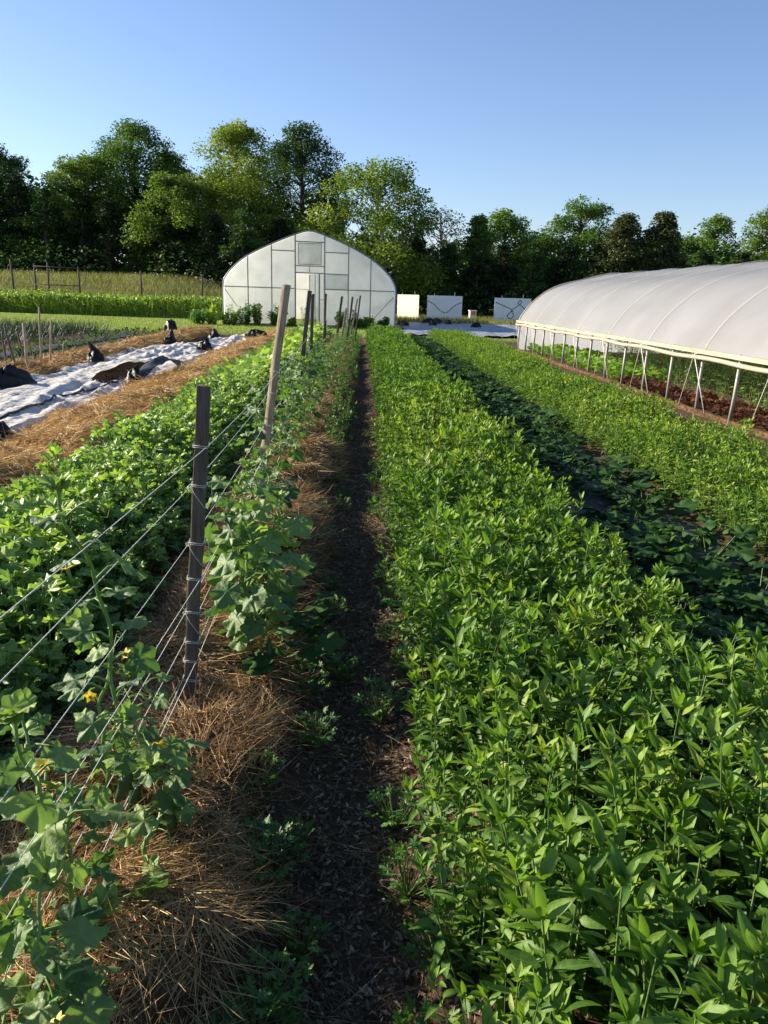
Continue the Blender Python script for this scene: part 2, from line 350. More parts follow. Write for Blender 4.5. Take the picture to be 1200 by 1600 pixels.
# ------------------------------------------------------------------ terrain
def mound(x, c, w, h): return h*np.exp(-((x-c)/w)**4)
def zone(y, y0, y1, s=1.0): return sstep(y,y0-s,y0)*(1-sstep(y,y1,y1+s))
def gz(x,y):
    x=np.asarray(x,float); y=np.asarray(y,float)
    z=.035*fbm(x*2.2,y*2.2,4)*zone(y,-30,34,4)
    z=z+.06*fbm(x*.15,y*.15,3)*sstep(y,34,50)
    m=zone(y,-20,31)
    z=z+m*(mound(x,.8,.6,.06)+mound(x,-1.5,.5,.06)+mound(x,-.64,.42,.10)+mound(x,3.2,.65,.06)+mound(x,-3.0,.7,.10)+mound(x,-5.9,.5,.10)+mound(x,-7.2,.4,.06)+mound(x,-8.2,.4,.06)+mound(x,1.9,.45,.04)-.05*np.exp(-((x-0.02)/.2)**2))
    hill=2.5*sstep(y,55,72)*(1-sstep(x,-16,-3)*.95)
    return z+hill+ .8*sstep(y,95,200)
def axis(segs):
    a=[]
    for lo,hi,st in segs: a+=list(np.arange(lo,hi,st))
    return np.array(a+[segs[-1][1]])
xs=axis([(-400,-60,20),(-60,-12,1.5),(-12,-2.2,.14),(-2.2,2.6,.06),(2.6,10,.2),(10,60,2.5),(60,400,20)])
ys=axis([(-30,0,1.0),(0,6,.06),(6,14,.12),(14,34,.3),(34,100,1.2),(100,200,10),(200,700,50)])
XX,YY=np.meshgrid(xs,ys); ZZ=gz(XX,YY)
near=np.exp(-((XX-.1)/1.2)**2)*(YY<8)*(YY>0)
ZZ=ZZ+near*.02*fbm(XX*14,YY*14,3)
nx,ny=len(xs),len(ys); idx=np.arange(nx*ny).reshape(ny,nx)
a_=idx[:-1,:-1].ravel(); b_=idx[:-1,1:].ravel(); c_=idx[1:,1:].ravel(); d_=idx[1:,:-1].ravel()
g=NM(); g.add(np.stack([XX.ravel(),YY.ravel(),ZZ.ravel()],1), np.concatenate([np.stack([a_,b_,c_],1),np.stack([a_,c_,d_],1)]))
tag(g.build('ground',M['ground'],smooth=True),kind='structure')

# ------------------------------------------------------------------ scatter helpers
def scatter(nm, tpls, P, L, tilt=(0.2,1.2), tint=(0,1), m=0, roll=.5, g=None):
    """one leaf at each point P with length L; tilt = range of elevation angles"""
    g=g or rng; n=len(P); az=g.random(n)*6.2832; el=g.uniform(tilt[0],tilt[1],n)
    D=np.stack([np.cos(az)*np.cos(el),np.sin(az)*np.cos(el),np.sin(el)],1)
    F_=frames(D,g.normal(0,roll,n)); F_=F_*np.asarray(L).reshape(-1,1,1) if np.ndim(L) else F_*L
    which=g.integers(0,len(tpls),n); t=g.uniform(tint[0],tint[1],n)
    for k,tp in enumerate(tpls):
        w=which==k
        nm.leaves(tp,F_[w],P[w],t[w],m)

# --- straw
def straw(name, xf, y0, y1, n, wid, lmin=.05, lmax=.2, wide=.0022, wide_far=.009, base=True, zoff=.0, density=None, label=None, mats=None):
    nm=NM()
    if base:
        yy=np.arange(y0,y1+.01,.09 if y1-y0<15 else .16); uu=np.linspace(-1,1,22)
        U,Y=np.meshgrid(uu,yy); c,hw,h=xf(Y); X=c+U*hw*(1+.12*fbm(Y*2,U*0+3,2))
        Z=gz(X,Y)+h*(1-np.abs(U)**2.6)*(1+.9*fbm(X*2.2,Y*2.2,3))+.028*fbm(X*11,Y*11,3)*(1-U**2)-.03*np.abs(U)**6+lumps(X,Y)
        ny_,nx_=U.shape; id_=np.arange(U.size).reshape(U.shape)
        a=id_[:-1,:-1].ravel();b=id_[:-1,1:].ravel();c2=id_[1:,1:].ravel();d=id_[1:,:-1].ravel()
        nm.add(np.stack([X.ravel(),Y.ravel(),Z.ravel()],1),np.concatenate([np.stack([a,b,c2],1),np.stack([a,c2,d],1)]),m=1)
    q=rng.random(n); Y=y0+(y1-y0)*q**1.5; U=rng.uniform(-1.05,1.05,n); c,hw,h=xf(Y); X=c+U*hw
    if density is not None:
        k=rng.random(n)<density(X,Y); X,Y,U=X[k],Y[k],U[k]; c,hw,h=xf(Y)
    Z=gz(X,Y)+h*np.maximum(0,1-np.abs(U)**2.6)*(1+.9*fbm(X*2.2,Y*2.2,3))+.028*fbm(X*11,Y*11,3)+zoff+lumps(X,Y)+rng.random(len(X))*.012
    n=len(X); az=rng.random(n)*6.28+.0; el=rng.normal(.1,.28,n)
    # tufts share a direction
    az=fbm(X*1.7,Y*1.7,2)*9+rng.normal(0,.75,n)
    D=np.stack([np.cos(az)*np.cos(el),np.sin(az)*np.cos(el),np.sin(el)],1)
    Ln=rng.uniform(lmin,lmax,n)*(1+Y/40); ww=wide+(wide_far-wide)*np.clip(Y/16,0,1)
    F_=frames(D,rng.normal(0,1.0,n)); S_=np.stack([ww/.06,Ln,Ln],1)
    F_=F_*S_[:,None,:]
    t=np.clip(rng.beta(2,2,n),0,1); which=rng.integers(0,3,n)
    for k,tp in enumerate(BLADE):
        w=which==k; nm.leaves(tp,F_[w],np.stack([X,Y,Z],1)[w],t[w],0)
    return tag(nm.build(name,mats or [M['straw'],M['straw_base']],smooth=False),label,'straw',kind='stuff')
def ssurf(xf,X,Y):
    c,hw,h=xf(Y); U=np.clip((X-c)/hw,-1,1)
    return float(gz(X,Y)+h*(1-abs(U)**2.6)*(1+.9*fbm(X*2.2,Y*2.2,3)))
LUMPS=[(-.33,2.35,.10,.13),(-.40,1.95,.11,.12),(-.36,1.55,.14,.12),(-.36,5.5,.10,.14),(-.33,6.5,.12,.14),(-.31,7.4,.10,.14),(-.34,4.75,.09,.14),(-.30,8.8,.1,.15)]
def lumps(X,Y):
    z=0*X
    for a,b,h,w in LUMPS: z=z+.78*h*np.exp(-(((X-a)/w)**2+((Y-b)/(w*1.3))**2))
    return z
trow=lambda Y:(-.64+.03*np.sin(Y*1.9),.37+.05*np.sin(Y*2.7+1),.11+0*Y)
rid1=lambda Y:(-2.84+.06*np.sin(Y*.5),.76+0*Y,.13+0*Y)
rid2=lambda Y:(-5.93+.05*np.sin(Y*.4),.50+0*Y,.17+0*Y)
straw('straw_mulch',trow,.3,28,120000,.4,.04,.19,.0019,.008,mats=[M['straw_shaded'],M['straw_base_shaded']],label='golden brown straw mulch heaped along the foot of the stake trellis')
straw('straw_mulch',rid1,3.5,31,60000,.8,.07,.22,.0028,.010,label='golden straw ridge between the white row cover and the kale bed')
straw('straw_mulch',rid2,8,31,26000,.5,.07,.22,.004,.012,label='narrow golden straw ridge on the far side of the white row cover')

# --- path litter and sparse clover-like ground cover
nm=NM(); n=26000
Y=.4+13*rng.random(n)**1.6; X=rng.normal(.0,.22,n); X=np.clip(X,-.5,.6); P=np.stack([X,Y,gz(X,Y)+.006+.012*rng.random(n)],1)
scatter(nm,LANCE_LOW,P,rng.uniform(.008,.030,n),(-.3,.6),(0,1),0,1.0)
n=13000; Y=.4+10*rng.random(n)**1.6; X=rng.normal(-.04,.24,n); az=rng.random(n)*6.28; el=rng.normal(.05,.2,n)
D=np.stack([np.cos(az)*np.cos(el),np.sin(az)*np.cos(el),np.sin(el)],1); Ln=rng.uniform(.04,.2,n)
F_=frames(D,rng.normal(0,1,n))*np.stack([np.full(n,.0018)/.06,Ln,Ln],1)[:,None,:]
nm.leaves(BLADE[1],F_,np.stack([X,Y,gz(X,Y)+.012],1),rng.random(n))
tag(nm.build('path_litter',M['litter']),'dry leaf bits and loose straw scattered along the dark soil path','litter',kind='stuff')

# ------------------------------------------------------------------ crop plants (bed right of the path and bed beside the low greenhouse)
def crop_mesh(seed, lod=0, H=.46, stems=False):
    g=np.random.default_rng(seed); nm=NM(); ns=6 if lod==0 else 5
    for s_ in range(ns):
        a=g.random()*6.28; r=g.uniform(.0,.05); base=np.array((math.cos(a)*r,math.sin(a)*r,0)); lean=g.uniform(.05,.38)
        h=H*g.uniform(.74,1.02); top=base+np.array((math.cos(a)*lean*h,math.sin(a)*lean*h,h))
        if lod==0 or stems: nm.tube([base,(base+top)/2+g.normal(0,.008,3),top],[.0035,.003,.002],4,.6,1,False)
        k=16 if lod==0 else 9; t=np.linspace(.22,1,k)+g.normal(0,.02,k); P=base+(top-base)*t[:,None]
        az=a+np.arange(k)*2.4+g.normal(0,.4,k); el=.06+.85*np.clip(t,0,1)**3.5+g.normal(0,.32,k)
        D=np.stack([np.cos(az)*np.cos(el),np.sin(az)*np.cos(el),np.sin(el)],1)
        L=g.uniform(.046,.084,k)*(1.1-.35*np.clip(t,0,1)**4)*(1 if lod==0 else 1.25)
        F_=frames(D,g.normal(0,.45,k))*L[:,None,None]; F_[:,:,0]*=g.uniform(.75,1.15,k)[:,None]
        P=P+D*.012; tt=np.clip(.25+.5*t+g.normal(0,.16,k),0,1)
        tp=LANCE if lod==0 else LANCE_LOW; w=g.integers(0,len(tp),k)
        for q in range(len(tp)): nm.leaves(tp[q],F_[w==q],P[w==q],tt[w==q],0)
        # small top rosette
        k=5; az=g.random(k)*6.28; el=g.uniform(.35,1.15,k); D=np.stack([np.cos(az)*np.cos(el),np.sin(az)*np.cos(el),np.sin(el)],1)
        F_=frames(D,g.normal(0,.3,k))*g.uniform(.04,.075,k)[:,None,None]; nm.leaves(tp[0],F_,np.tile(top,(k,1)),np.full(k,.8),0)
    return nm
def as_thing(nm, name, mats, smooth=True): 
    o=nm.build(name,mats,smooth=smooth); return o
def bed_points(x0,x1,y0,y1,sp,jit=.3,g=None):
    g=g or rng; xs_=np.arange(x0+sp/2,x1,sp); ys_=np.arange(y0,y1,sp); X,Y=np.meshgrid(xs_,ys_); X=X.ravel()+g.normal(0,sp*jit*.5,X.size); Y=Y.ravel()+g.normal(0,sp*jit*.5,Y.size)
    return X,Y
def place_copies(protos, pts, scale, label, cat, group, used):
    for (x,y) in pts:
        p=protos[rnd.randrange(len(protos))]
        if p.name in used: o=p.copy(); COL.objects.link(o)
        else: o=p; used.add(p.name)
        s_=scale(x,y); o.location=(x,y,float(gz(x,y))); o.rotation_euler=(rnd.gauss(0,.06),rnd.gauss(0,.06),rnd.random()*6.28); o.scale=(s_,s_,s_*rnd.uniform(.92,1.1))
        tag(o,label,cat,group)
def mass_from(meshes, pts, scale, name, mats, kind, label):
    """many plants merged into one stuff object"""
    out=NM(); packs=[(np.concatenate(m.V),np.concatenate(m.F),np.concatenate(m.T),np.concatenate(m.A),np.concatenate(m.B),np.concatenate(m.M)) for m in meshes]
    for (x,y) in pts:
        V,F,T,A,B,Mm=packs[rnd.randrange(len(packs))]; a=rnd.random()*6.28; c,s_=math.cos(a),math.sin(a); k=scale(x,y)
        VV=np.stack([c*V[:,0]-s_*V[:,1],s_*V[:,0]+c*V[:,1],V[:,2]],1)*k+np.array((x,y,float(gz(x,y))))
        dt=rnd.gauss(0,.12); out.V.append(VV); out.F.append(F+out.n); out.n+=len(V); out.T.append(np.clip(T+dt,0,1)); out.A.append(A); out.B.append(B); out.M.append(Mm)
    return tag(out.build(name,mats,smooth=True),label,kind,kind='stuff')

cropm=[M['crop'],M['crop_stem']]
protoA=[as_thing(crop_mesh(100+i),'crop_plant',cropm) for i in range(7)]
protoC=[as_thing(crop_mesh(200+i),'crop_plant',cropm) for i in range(5)]
usedA=set()
def hgt(x,y): return (.93+.34*float(vnoise(x*2.1+9,y*1.7)))*rnd.uniform(.88,1.10)
X,Y=bed_points(.23,1.36,.35,31.5,.15)
o_=np.argsort(Y); X,Y=X[o_],Y[o_]; kk=rng.random(len(X))>.05; X,Y=X[kk],Y[kk]; nA=240
def edge_s(x,y): return hgt(x,y)*(1-.30*max(0,.42-x)/.15 if x<.42 else 1)*(1-.18*max(0,x-1.2)/.18 if x>1.2 else 1)
place_copies(protoA,list(zip(X[:nA],Y[:nA])),edge_s,'leafy crop plant with pointed bright green leaves in the wide bed beside the dark path','crop plant','crop plants in the wide bed beside the path',usedA)
lowc=[crop_mesh(300+i,1) for i in range(8)]
midc=[crop_mesh(340+i,0) for i in range(6)]
k=(Y[nA:]<12); ptsr=list(zip(X[nA:],Y[nA:]))
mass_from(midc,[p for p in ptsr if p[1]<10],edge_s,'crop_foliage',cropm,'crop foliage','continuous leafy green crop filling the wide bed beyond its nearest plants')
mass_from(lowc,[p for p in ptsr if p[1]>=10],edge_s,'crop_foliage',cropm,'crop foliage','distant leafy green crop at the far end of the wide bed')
X,Y=bed_points(2.53,3.75,3.6,31,.16)
o_=np.argsort(Y); X,Y=X[o_],Y[o_]; vis=[(x,y) for x,y in zip(X,Y) if x<1.0+.50*y]; nC=60
hgtC=lambda x,y: hgt(x,y)*.86
place_copies(protoC,vis[:nC],hgtC,'leafy crop plant in the bed running along the low plastic tunnel','crop plant','crop plants in the bed beside the low tunnel',usedA)
rest=vis[nC:]
mass_from(midc,[p for p in rest if p[1]<10],hgtC,'crop_foliage',cropm,'crop foliage','continuous leafy green crop in the bed beside the low tunnel')
mass_from(lowc,[p for p in rest if p[1]>=10],hgtC,'crop_foliage',cropm,'crop foliage','distant leafy green crop at the far end of the bed beside the low tunnel')

# ------------------------------------------------------------------ kale bed left of the trellis
def kale_mesh(seed, lod=0):
    g=np.random.default_rng(seed); nm=NM(); k=38 if lod==0 else 22
    i=np.arange(k); az=i*2.4+g.normal(0,.3,k); t=i/k
    h=.10+.33*t+g.normal(0,.04,k); el=.15+.9*t**1.5+g.normal(0,.2,k)
    r=(.22*(1-t)+.05)*g.uniform(.6,1.15,k)
    P=np.stack([np.cos(az)*r,np.sin(az)*r,h],1)
    D=np.stack([np.cos(az)*np.cos(el),np.sin(az)*np.cos(el),np.sin(el)],1)
    L=g.uniform(.085,.135,k)*(1.1-.35*t)*(1 if lod==0 else 1.2); F_=frames(D,g.normal(0,.4,k))*L[:,None,None]
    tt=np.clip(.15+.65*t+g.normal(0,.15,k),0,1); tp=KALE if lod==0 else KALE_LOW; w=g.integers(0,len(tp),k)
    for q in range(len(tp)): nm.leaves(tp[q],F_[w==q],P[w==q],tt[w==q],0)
    if lod==0:
        for j in range(0,k): nm.tube([(0,0,.0),P[j]*np.array((.5,.5,.75)),P[j]+D[j]*.02],[.005,.004,.003],4,.5,1,False)
    return nm
kalem=[M['kale'],M['crop_stem']]
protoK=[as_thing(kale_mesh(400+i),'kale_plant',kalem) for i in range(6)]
X,Y=bed_points(-2.08,-1.16,.9,31,.20)
o_=np.argsort(Y); X,Y=X[o_],Y[o_]; vis=[(x,y) for x,y in zip(X,Y)]; nK=250
def ks(x,y): return (.94 if x<-1.42 else (.80 if x<-1.3 else .56))*(1.02+.3*float(vnoise(x*1.4+3,y*1.2)))*rnd.uniform(.88,1.12)
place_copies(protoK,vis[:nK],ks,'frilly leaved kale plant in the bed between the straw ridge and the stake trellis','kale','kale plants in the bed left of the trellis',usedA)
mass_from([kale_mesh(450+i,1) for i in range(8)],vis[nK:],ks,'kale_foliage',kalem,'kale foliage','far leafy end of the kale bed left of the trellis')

# ------------------------------------------------------------------ shaded squash row between the two crop beds, black ground fabric
def rosette(seed, tpls, k, L, hmax, spread, stemm=1, elr=(.0,.5), tb=.4, petr=.003):
    g=np.random.default_rng(seed); nm=NM()
    az=np.arange(k)*2.4+g.normal(0,.4,k); r=spread*np.sqrt(g.random(k)); h=hmax*g.uniform(.45,1.0,k)*(1-.4*r/spread)
    P=np.stack([np.cos(az)*r,np.sin(az)*r,h],1); el=g.uniform(elr[0],elr[1],k)
    D=np.stack([np.cos(az)*np.cos(el),np.sin(az)*np.cos(el),np.sin(el)],1); LL=L*g.uniform(.65,1.15,k)
    F_=frames(D,g.normal(0,.3,k))*LL[:,None,None]; w=g.integers(0,len(tpls),k); tt=np.clip(tb+g.normal(0,.2,k),0,1)
    for q in range(len(tpls)): nm.leaves(tpls[q],F_[w==q],P[w==q],tt[w==q],0)
    for j in range(k): nm.tube([(0,0,0),P[j]*np.array((.6,.6,.6)),P[j]],[petr*1.3,petr,petr*.8],4,.5,stemm,False)
    return nm
sqm=[M['squash'],M['crop_stem']]
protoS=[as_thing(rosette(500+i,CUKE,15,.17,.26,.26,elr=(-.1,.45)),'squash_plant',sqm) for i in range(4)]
pts=[]
for y in np.arange(2.1,30,.31):
    for x in (1.62,1.9,2.18):
        if rnd.random()<(.97 if (y<5.2 or y>7.2) else .65): pts.append((x+rnd.gauss(0,.06),y+rnd.gauss(0,.08)))
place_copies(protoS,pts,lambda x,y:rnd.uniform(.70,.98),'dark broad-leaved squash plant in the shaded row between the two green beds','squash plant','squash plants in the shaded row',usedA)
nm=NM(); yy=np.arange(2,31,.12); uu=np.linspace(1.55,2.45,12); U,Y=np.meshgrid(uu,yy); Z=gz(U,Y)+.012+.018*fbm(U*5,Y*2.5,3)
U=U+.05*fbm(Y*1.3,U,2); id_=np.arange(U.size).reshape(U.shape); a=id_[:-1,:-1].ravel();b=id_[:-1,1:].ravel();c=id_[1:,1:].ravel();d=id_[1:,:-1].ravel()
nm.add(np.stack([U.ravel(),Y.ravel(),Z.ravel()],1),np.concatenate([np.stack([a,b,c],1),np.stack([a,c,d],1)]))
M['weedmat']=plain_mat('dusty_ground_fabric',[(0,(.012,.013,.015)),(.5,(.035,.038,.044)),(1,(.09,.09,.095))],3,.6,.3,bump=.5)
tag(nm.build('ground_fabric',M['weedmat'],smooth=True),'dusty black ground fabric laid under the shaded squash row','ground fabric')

# ------------------------------------------------------------------ trellis stakes and twine
def stake(name, base, top, w, material, label, group=None, d=None, turn=0):
    base=np.array(base,float); top=np.array(top,float); g_=NM(); ax=(top-base); L=np.linalg.norm(ax); ax/=L
    d=d or w; n=9; x=np.cross((0,1,0),ax); x/=np.linalg.norm(x); y=np.cross(ax,x); V=[]; x,y=x*math.cos(turn)+y*math.sin(turn),y*math.cos(turn)-x*math.sin(turn)
    base=base-ax*.25; L+=.25
    for i in range(n):
        t=i/(n-1); c=base+ax*L*t+ (x*rnd.gauss(0,.0018)+y*rnd.gauss(0,.0018))
        k=1+rnd.gauss(0,.02)
        for sx,sy in ((-1,-1),(1,-1),(1,1),(-1,1)):
            V.append(c+(x*sx*w/2+y*sy*d/2)*k+ (ax*rnd.gauss(0,.004) if i==n-1 else 0))
    F=[]
    for i in range(n-1):
        for j in range(4):
            a=4*i+j; b=4*i+(j+1)%4; F+=[(a,b,b+4),(a,b+4,a+4)]
    k=4*(n-1); F+=[(k,k+1,k+2),(k,k+2,k+3)]
    g_.add(V,F); o=g_.build(name,material)
    md=o.modifiers.new('bevel','BEVEL'); md.width=.002; md.segments=1; md.limit_method='ANGLE'
    return tag(o,label,'stake',group)
def bz(x,y): return float(gz(x,y))
ST=[ # base x,y ; top x,y,z ; width ; material ; label
 ((-.61,2.66),(-.51,2.64,1.30),.040,'wood_dark','nearest trellis stake, short square post in shade-darkened wood, tied with twine'),
 ((-.67,5.04),(-.46,5.04,1.65),.040,'wood_light','tall leaning tan timber stake, second along the trellis'),
 ((-.73,8.95),(-.57,9.15,1.64),.045,'wood_dark','tall dark stake leaning right just behind the tan timber stake'),
 ((-.62,9.6),(-.56,9.6,1.60),.03,'wood_dark','thin dark stake close behind the tall leaning dark stake'),
 ((-.85,13.6),(-.80,13.6,1.58),.045,'wood_dark','upright dark stake in the middle of the trellis row with flat top'),
 ((-.72,15.8),(-.69,15.8,1.12),.05,'wood_dark','short thick dark stake in front of taller far stakes'),
 ((-.80,17.2),(-.74,17.2,1.62),.045,'wood_dark','dark upright stake directly left of the leaning far pair'),
 ((-.64,19.8),(-.47,19.8,1.57),.05,'wood_dark','dark far stake at the left of the leaning cluster'),
 ((-.56,21.0),(-.38,21.0,1.28),.05,'wood_light','shorter brown stake leaning in the far cluster'),
 ((-.42,22.6),(-.24,22.6,1.56),.05,'wood_dark','dark leaning stake in the middle of the far cluster'),
 ((-.36,24.4),(-.12,24.4,1.50),.045,'wood_light','thin brown stake near the right of the far cluster'),
 ((-.21,26.5),(-.04,26.5,1.60),.05,'wood_dark','farthest trellis stake, thin and dark in front of the big greenhouse'),
]
stk=[]
for i,(b,t,w,mt,lab) in enumerate(ST):
    stk.append(stake('trellis_stake',(b[0],b[1],bz(*b)),t,w,M[mt],lab,'stakes of the cucumber trellis',.035 if i==0 else None,R_(-32) if i==1 else R_(rnd.uniform(-8,8))))
def on_stake(i,z):
    b=np.array((*ST[i][0],bz(*ST[i][0]))); t=np.array(ST[i][1]); return b+(t-b)*((z-b[2])/(t[2]-b[2]))
lv=[1.10,.965,.76,.63,.505,.39,.315,.24]
ordn=['topmost','second highest','third highest','fourth highest','fifth','sixth','second lowest','lowest']
near_x=[-.66,-.66,-.64,-.66,-.66,-.65,-.64,-.63]
for i,z in enumerate(lv):
    g_=NM(); A=on_stake(0,z); B=on_stake(1,min(z+.03,1.5)); C=on_stake(2,z+.03); r=.0012
    Z0=np.array((near_x[i],-1.5,z+.01+rnd.gauss(0,.01)))
    off=np.array((-.024,0,0)) if i%3 else np.array((.022,0,0))
    def seg(p,q,sag):
        t=np.linspace(0,1,9)[:,None]; return p+(q-p)*t-np.array((0,0,1))*sag*4*t*(1-t)
    pl=np.concatenate([seg(Z0,A+off,.012),seg(A+off,B+off,.012)[1:],seg(B+off,C+off,.02)[1:]])
    if i<5:
        D=on_stake(4,z); pl=np.concatenate([pl,seg(C+off,D+off,.03)[1:],seg(D+off,on_stake(7,min(z,1.2))+off,.03)[1:]])
    g_.tube(pl,r,5)
    for P,ww,dd in ((A,.024,.021),(B,.027,.027)):          # a turn of twine round each near stake
        for s_ in (0,.006): g_.tube([P+np.array((a*ww,b*dd,s_+c_)) for a,b,c_ in ((-1,-1,0),(1,-1,-.004),(1,1,0),(-1,1,.004),(-1,-1,.002))],r*.9,4)
    if i in (1,2,4):
        q=A+np.array((-.026,-.02,0)); g_.tube([q,q+np.array((.02,-.015,-.03)),q+np.array((.05,-.02,-.07)),q+np.array((.075,-.01,-.06)),q+np.array((.07,0,.01))],r*.8,4)
        g_.tube([q+np.array((.004,0,0))]+[q+np.array((.006*math.cos(a),-.004,.007*math.sin(a))) for a in np.linspace(0,9,8)],r,4)
    tag(g_.build('trellis_twine',M['twine'],smooth=True),ordn[i]+' line of white twine strung between the wooden trellis stakes','twine','twine lines of the trellis')

# ------------------------------------------------------------------ cucumber vines
cm=[M['cuke'],M['cuke_stem']]
def flower_mesh(g,s=.019):
    nm=NM()
    for j in range(5):
        a=j*1.2566; D=np.array([(math.cos(a)*.85,math.sin(a)*.85,.5)]); nm.leaves(strip_leaf(1,.6,3,.2,.3,.05),frames(D)*s,np.zeros((1,3)),np.array([.6]))
    nm.tube([(0,0,-.03),(0,0,0),(0,0,.01)],[.004,.005,.002],5,.2,1); return nm
def cucumber(name,label,path,n_leaf,L,seed,fruit=0,flowers=0,tendrils=2,group=None,tip=True,leafprop=None,split=True,side=0.0):
    """path: world points of the main stem from the soil up"""
    g=np.random.default_rng(seed); path=np.array(path,float); base=path[0].copy(); loc=path-base
    root=empty(name,tuple(base),0,label,'cucumber plant',group)
    # resample
    seg=np.linalg.norm(np.diff(loc,axis=0),axis=1); cum=np.concatenate([[0],np.cumsum(seg)]); tot=cum[-1]
    def at(s_): return np.array([np.interp(s_,cum,loc[:,k]) for k in range(3)])
    m=24; pts=np.array([at(tot*i/(m-1)) for i in range(m)]); 
    pts[1:-1]=(pts[:-2]+2*pts[1:-1]+pts[2:])/4; pts[:,0]+=.006*np.sin(np.arange(m)*1.3+seed)
    st=NM(); st.tube(pts,np.linspace(.0065,.0032,m),6,.5,0)
    fo=NM(); extra=[]
    for j in range(n_leaf):
        t=.10+.86*(j+.5*g.random())/n_leaf; P=at(tot*t); a=j*2.6+g.normal(0,.5)+seed
        if side: a=side+g.normal(0,1.1)
        Lj=L*g.uniform(.7,1.15)*(1-.5*max(0,t-.8)/.2); pl=Lj*g.uniform(.6,1.0)
        d=np.array((math.cos(a)*.85,math.sin(a)*.85,.45)); d/=np.linalg.norm(d); Q=P+d*pl+np.array((0,0,-.1*pl))
        st.tube([P,P+d*pl*.5+np.array((0,0,.12*pl)),Q],[.0035,.0028,.0022],5,.6,0,False)
        el=g.uniform(-.7,.25); D=np.array([(math.cos(a)*math.cos(el),math.sin(a)*math.cos(el),math.sin(el))])
        F_=frames(D,g.normal(0,.45,1))*Lj; fo.leaves(CUKE[g.integers(0,3)],F_,Q[None],np.array([np.clip(g.normal(.45,.2),0,1)]))
        extra.append((P,a))
    if tip:
        k=7; az=g.random(k)*6.28; el=g.uniform(.3,1.3,k); D=np.stack([np.cos(az)*np.cos(el),np.sin(az)*np.cos(el),np.sin(el)],1)
        fo.leaves(CUKE[0],frames(D,g.normal(0,.3,k))*g.uniform(.03,.055,k)[:,None,None],np.tile(at(tot),(k,1)),np.full(k,.85))
    for j in range(tendrils):
        P,a=extra[g.integers(0,len(extra))]; d=np.array((math.cos(a+1.5),math.sin(a+1.5),.2)); q=[P]
        for u in np.linspace(.1,1,14): 
            c=max(0,u-.55)*14; q.append(P+d*.13*min(u,.75)+np.array((.012*math.sin(c*1.7),.006*c*.2,.012*math.cos(c*1.7)-.012+.03*math.sin(u*3))))
        st.tube(q,np.linspace(.0016,.0008,15),4,.9,0,False)
    if split:
        st.build('stem',M['cuke_stem'],root,True); fo.build('foliage',M['cuke'],root,True)
        for j in range(flowers):
            P,a=extra[int((j+.5)/flowers*len(extra))]; f=flower_mesh(g).build('flower',[M['flower'],M['cuke_stem']],root,True); f.location=tuple(P+np.array((math.cos(a+.8)*.05,math.sin(a+.8)*.05-.02,.01))); f.rotation_euler=(g.normal(0,.6),g.normal(0,.6),a)
        for j in range(fruit):
            P,a=extra[g.integers(1,max(2,len(extra)//2))]; f=NM(); l=g.uniform(.09,.15); f.tube([(0,0,0),(0,0,-.015),(0,.002,-.03),(0,.006,-l*.5),(0,.004,-l*.9),(0,0,-l)],[.003,.008,.014,.018,.014,.004],10,.4)
            o=f.build('fruit',M['fruit'],root,True); o.location=tuple(P+np.array((.02,-.015,0))); o.rotation_euler=(g.normal(0,.2),g.normal(0,.2),a)
    else:
        st2=NM(); st2.V=st.V+[v for v in fo.V]; 
    return root
GV='cucumber vines climbing the trellis'
x0=-.62
hero=[
 ([( -.60,2.05,.10),(-.61,1.98,.34),(-.62,1.87,.57),(-.62,1.89,.73),(-.62,1.81,.94),(-.64,1.70,1.10),(-.64,1.66,1.19)],19,.082,2,3,'tall cucumber vine before the nearest stake, with bare upper stem and hanging fruit'),
 ([(-.60,1.60,.08),(-.62,1.50,.30),(-.61,1.44,.52),(-.62,1.36,.70),(-.63,1.33,.84)],20,.085,1,3,'cucumber vine at the left edge with broad drooping leaves and a fuzzy upright tip'),
 ([(-.52,1.95,.08),(-.50,1.92,.22),(-.50,1.86,.36),(-.53,1.80,.50),(-.55,1.77,.58)],12,.090,1,3,'low cucumber vine over the sunlit straw with dark leaves and an orange yellow bloom'),
 ([(-.56,1.42,.06),(-.58,1.34,.18),(-.60,1.29,.32),(-.62,1.25,.46)],18,.085,0,3,'short bushy cucumber plant nearest the camera at the foot of the twine'),
 ([(-.50,1.62,.05),(-.50,1.58,.14),(-.52,1.52,.24),(-.54,1.46,.30)],14,.08,0,1,'small sprawling cucumber plant lying low on the straw mulch'),
]
for i,(p,nl,L,fr,fl,lab) in enumerate(hero): cucumber('cucumber_vine',lab,p,nl,L,40+i,fr,fl,3,GV)
def vine_path(x,y,h,seed):
    g=np.random.default_rng(seed); z=bz(x,y)+.08; q=[(x,y,z)]
    for t in (.25,.5,.75,1): q.append((x+g.normal(0,.03)+(-.0)*t,y+g.normal(0,.06),z+h*t))
    return q
for i,(x,y,h,nl,L,lab) in enumerate([(-.70,2.02,.58,16,.068,'slender cucumber vine twisting beside the tall one'),(-.66,2.2,.30,10,.06,'small cucumber plant low down just in front of the nearest stake'),(-.66,1.18,.62,16,.075,'small-leaved cucumber vine at the far left in front of the kale'),(-.50,1.72,.34,15,.07,'small-leaved cucumber plant between the fruiting vine and the straw'),(-.72,1.62,.50,16,.075,'leafy cucumber vine on the far side of the twine near the left edge'),(-.55,1.12,.42,12,.08,'cucumber vine cut by the bottom left corner of the photo')]):
    cucumber('cucumber_vine',lab,vine_path(x,y,h,200+i),nl,L,210+i,0,1,3,GV)
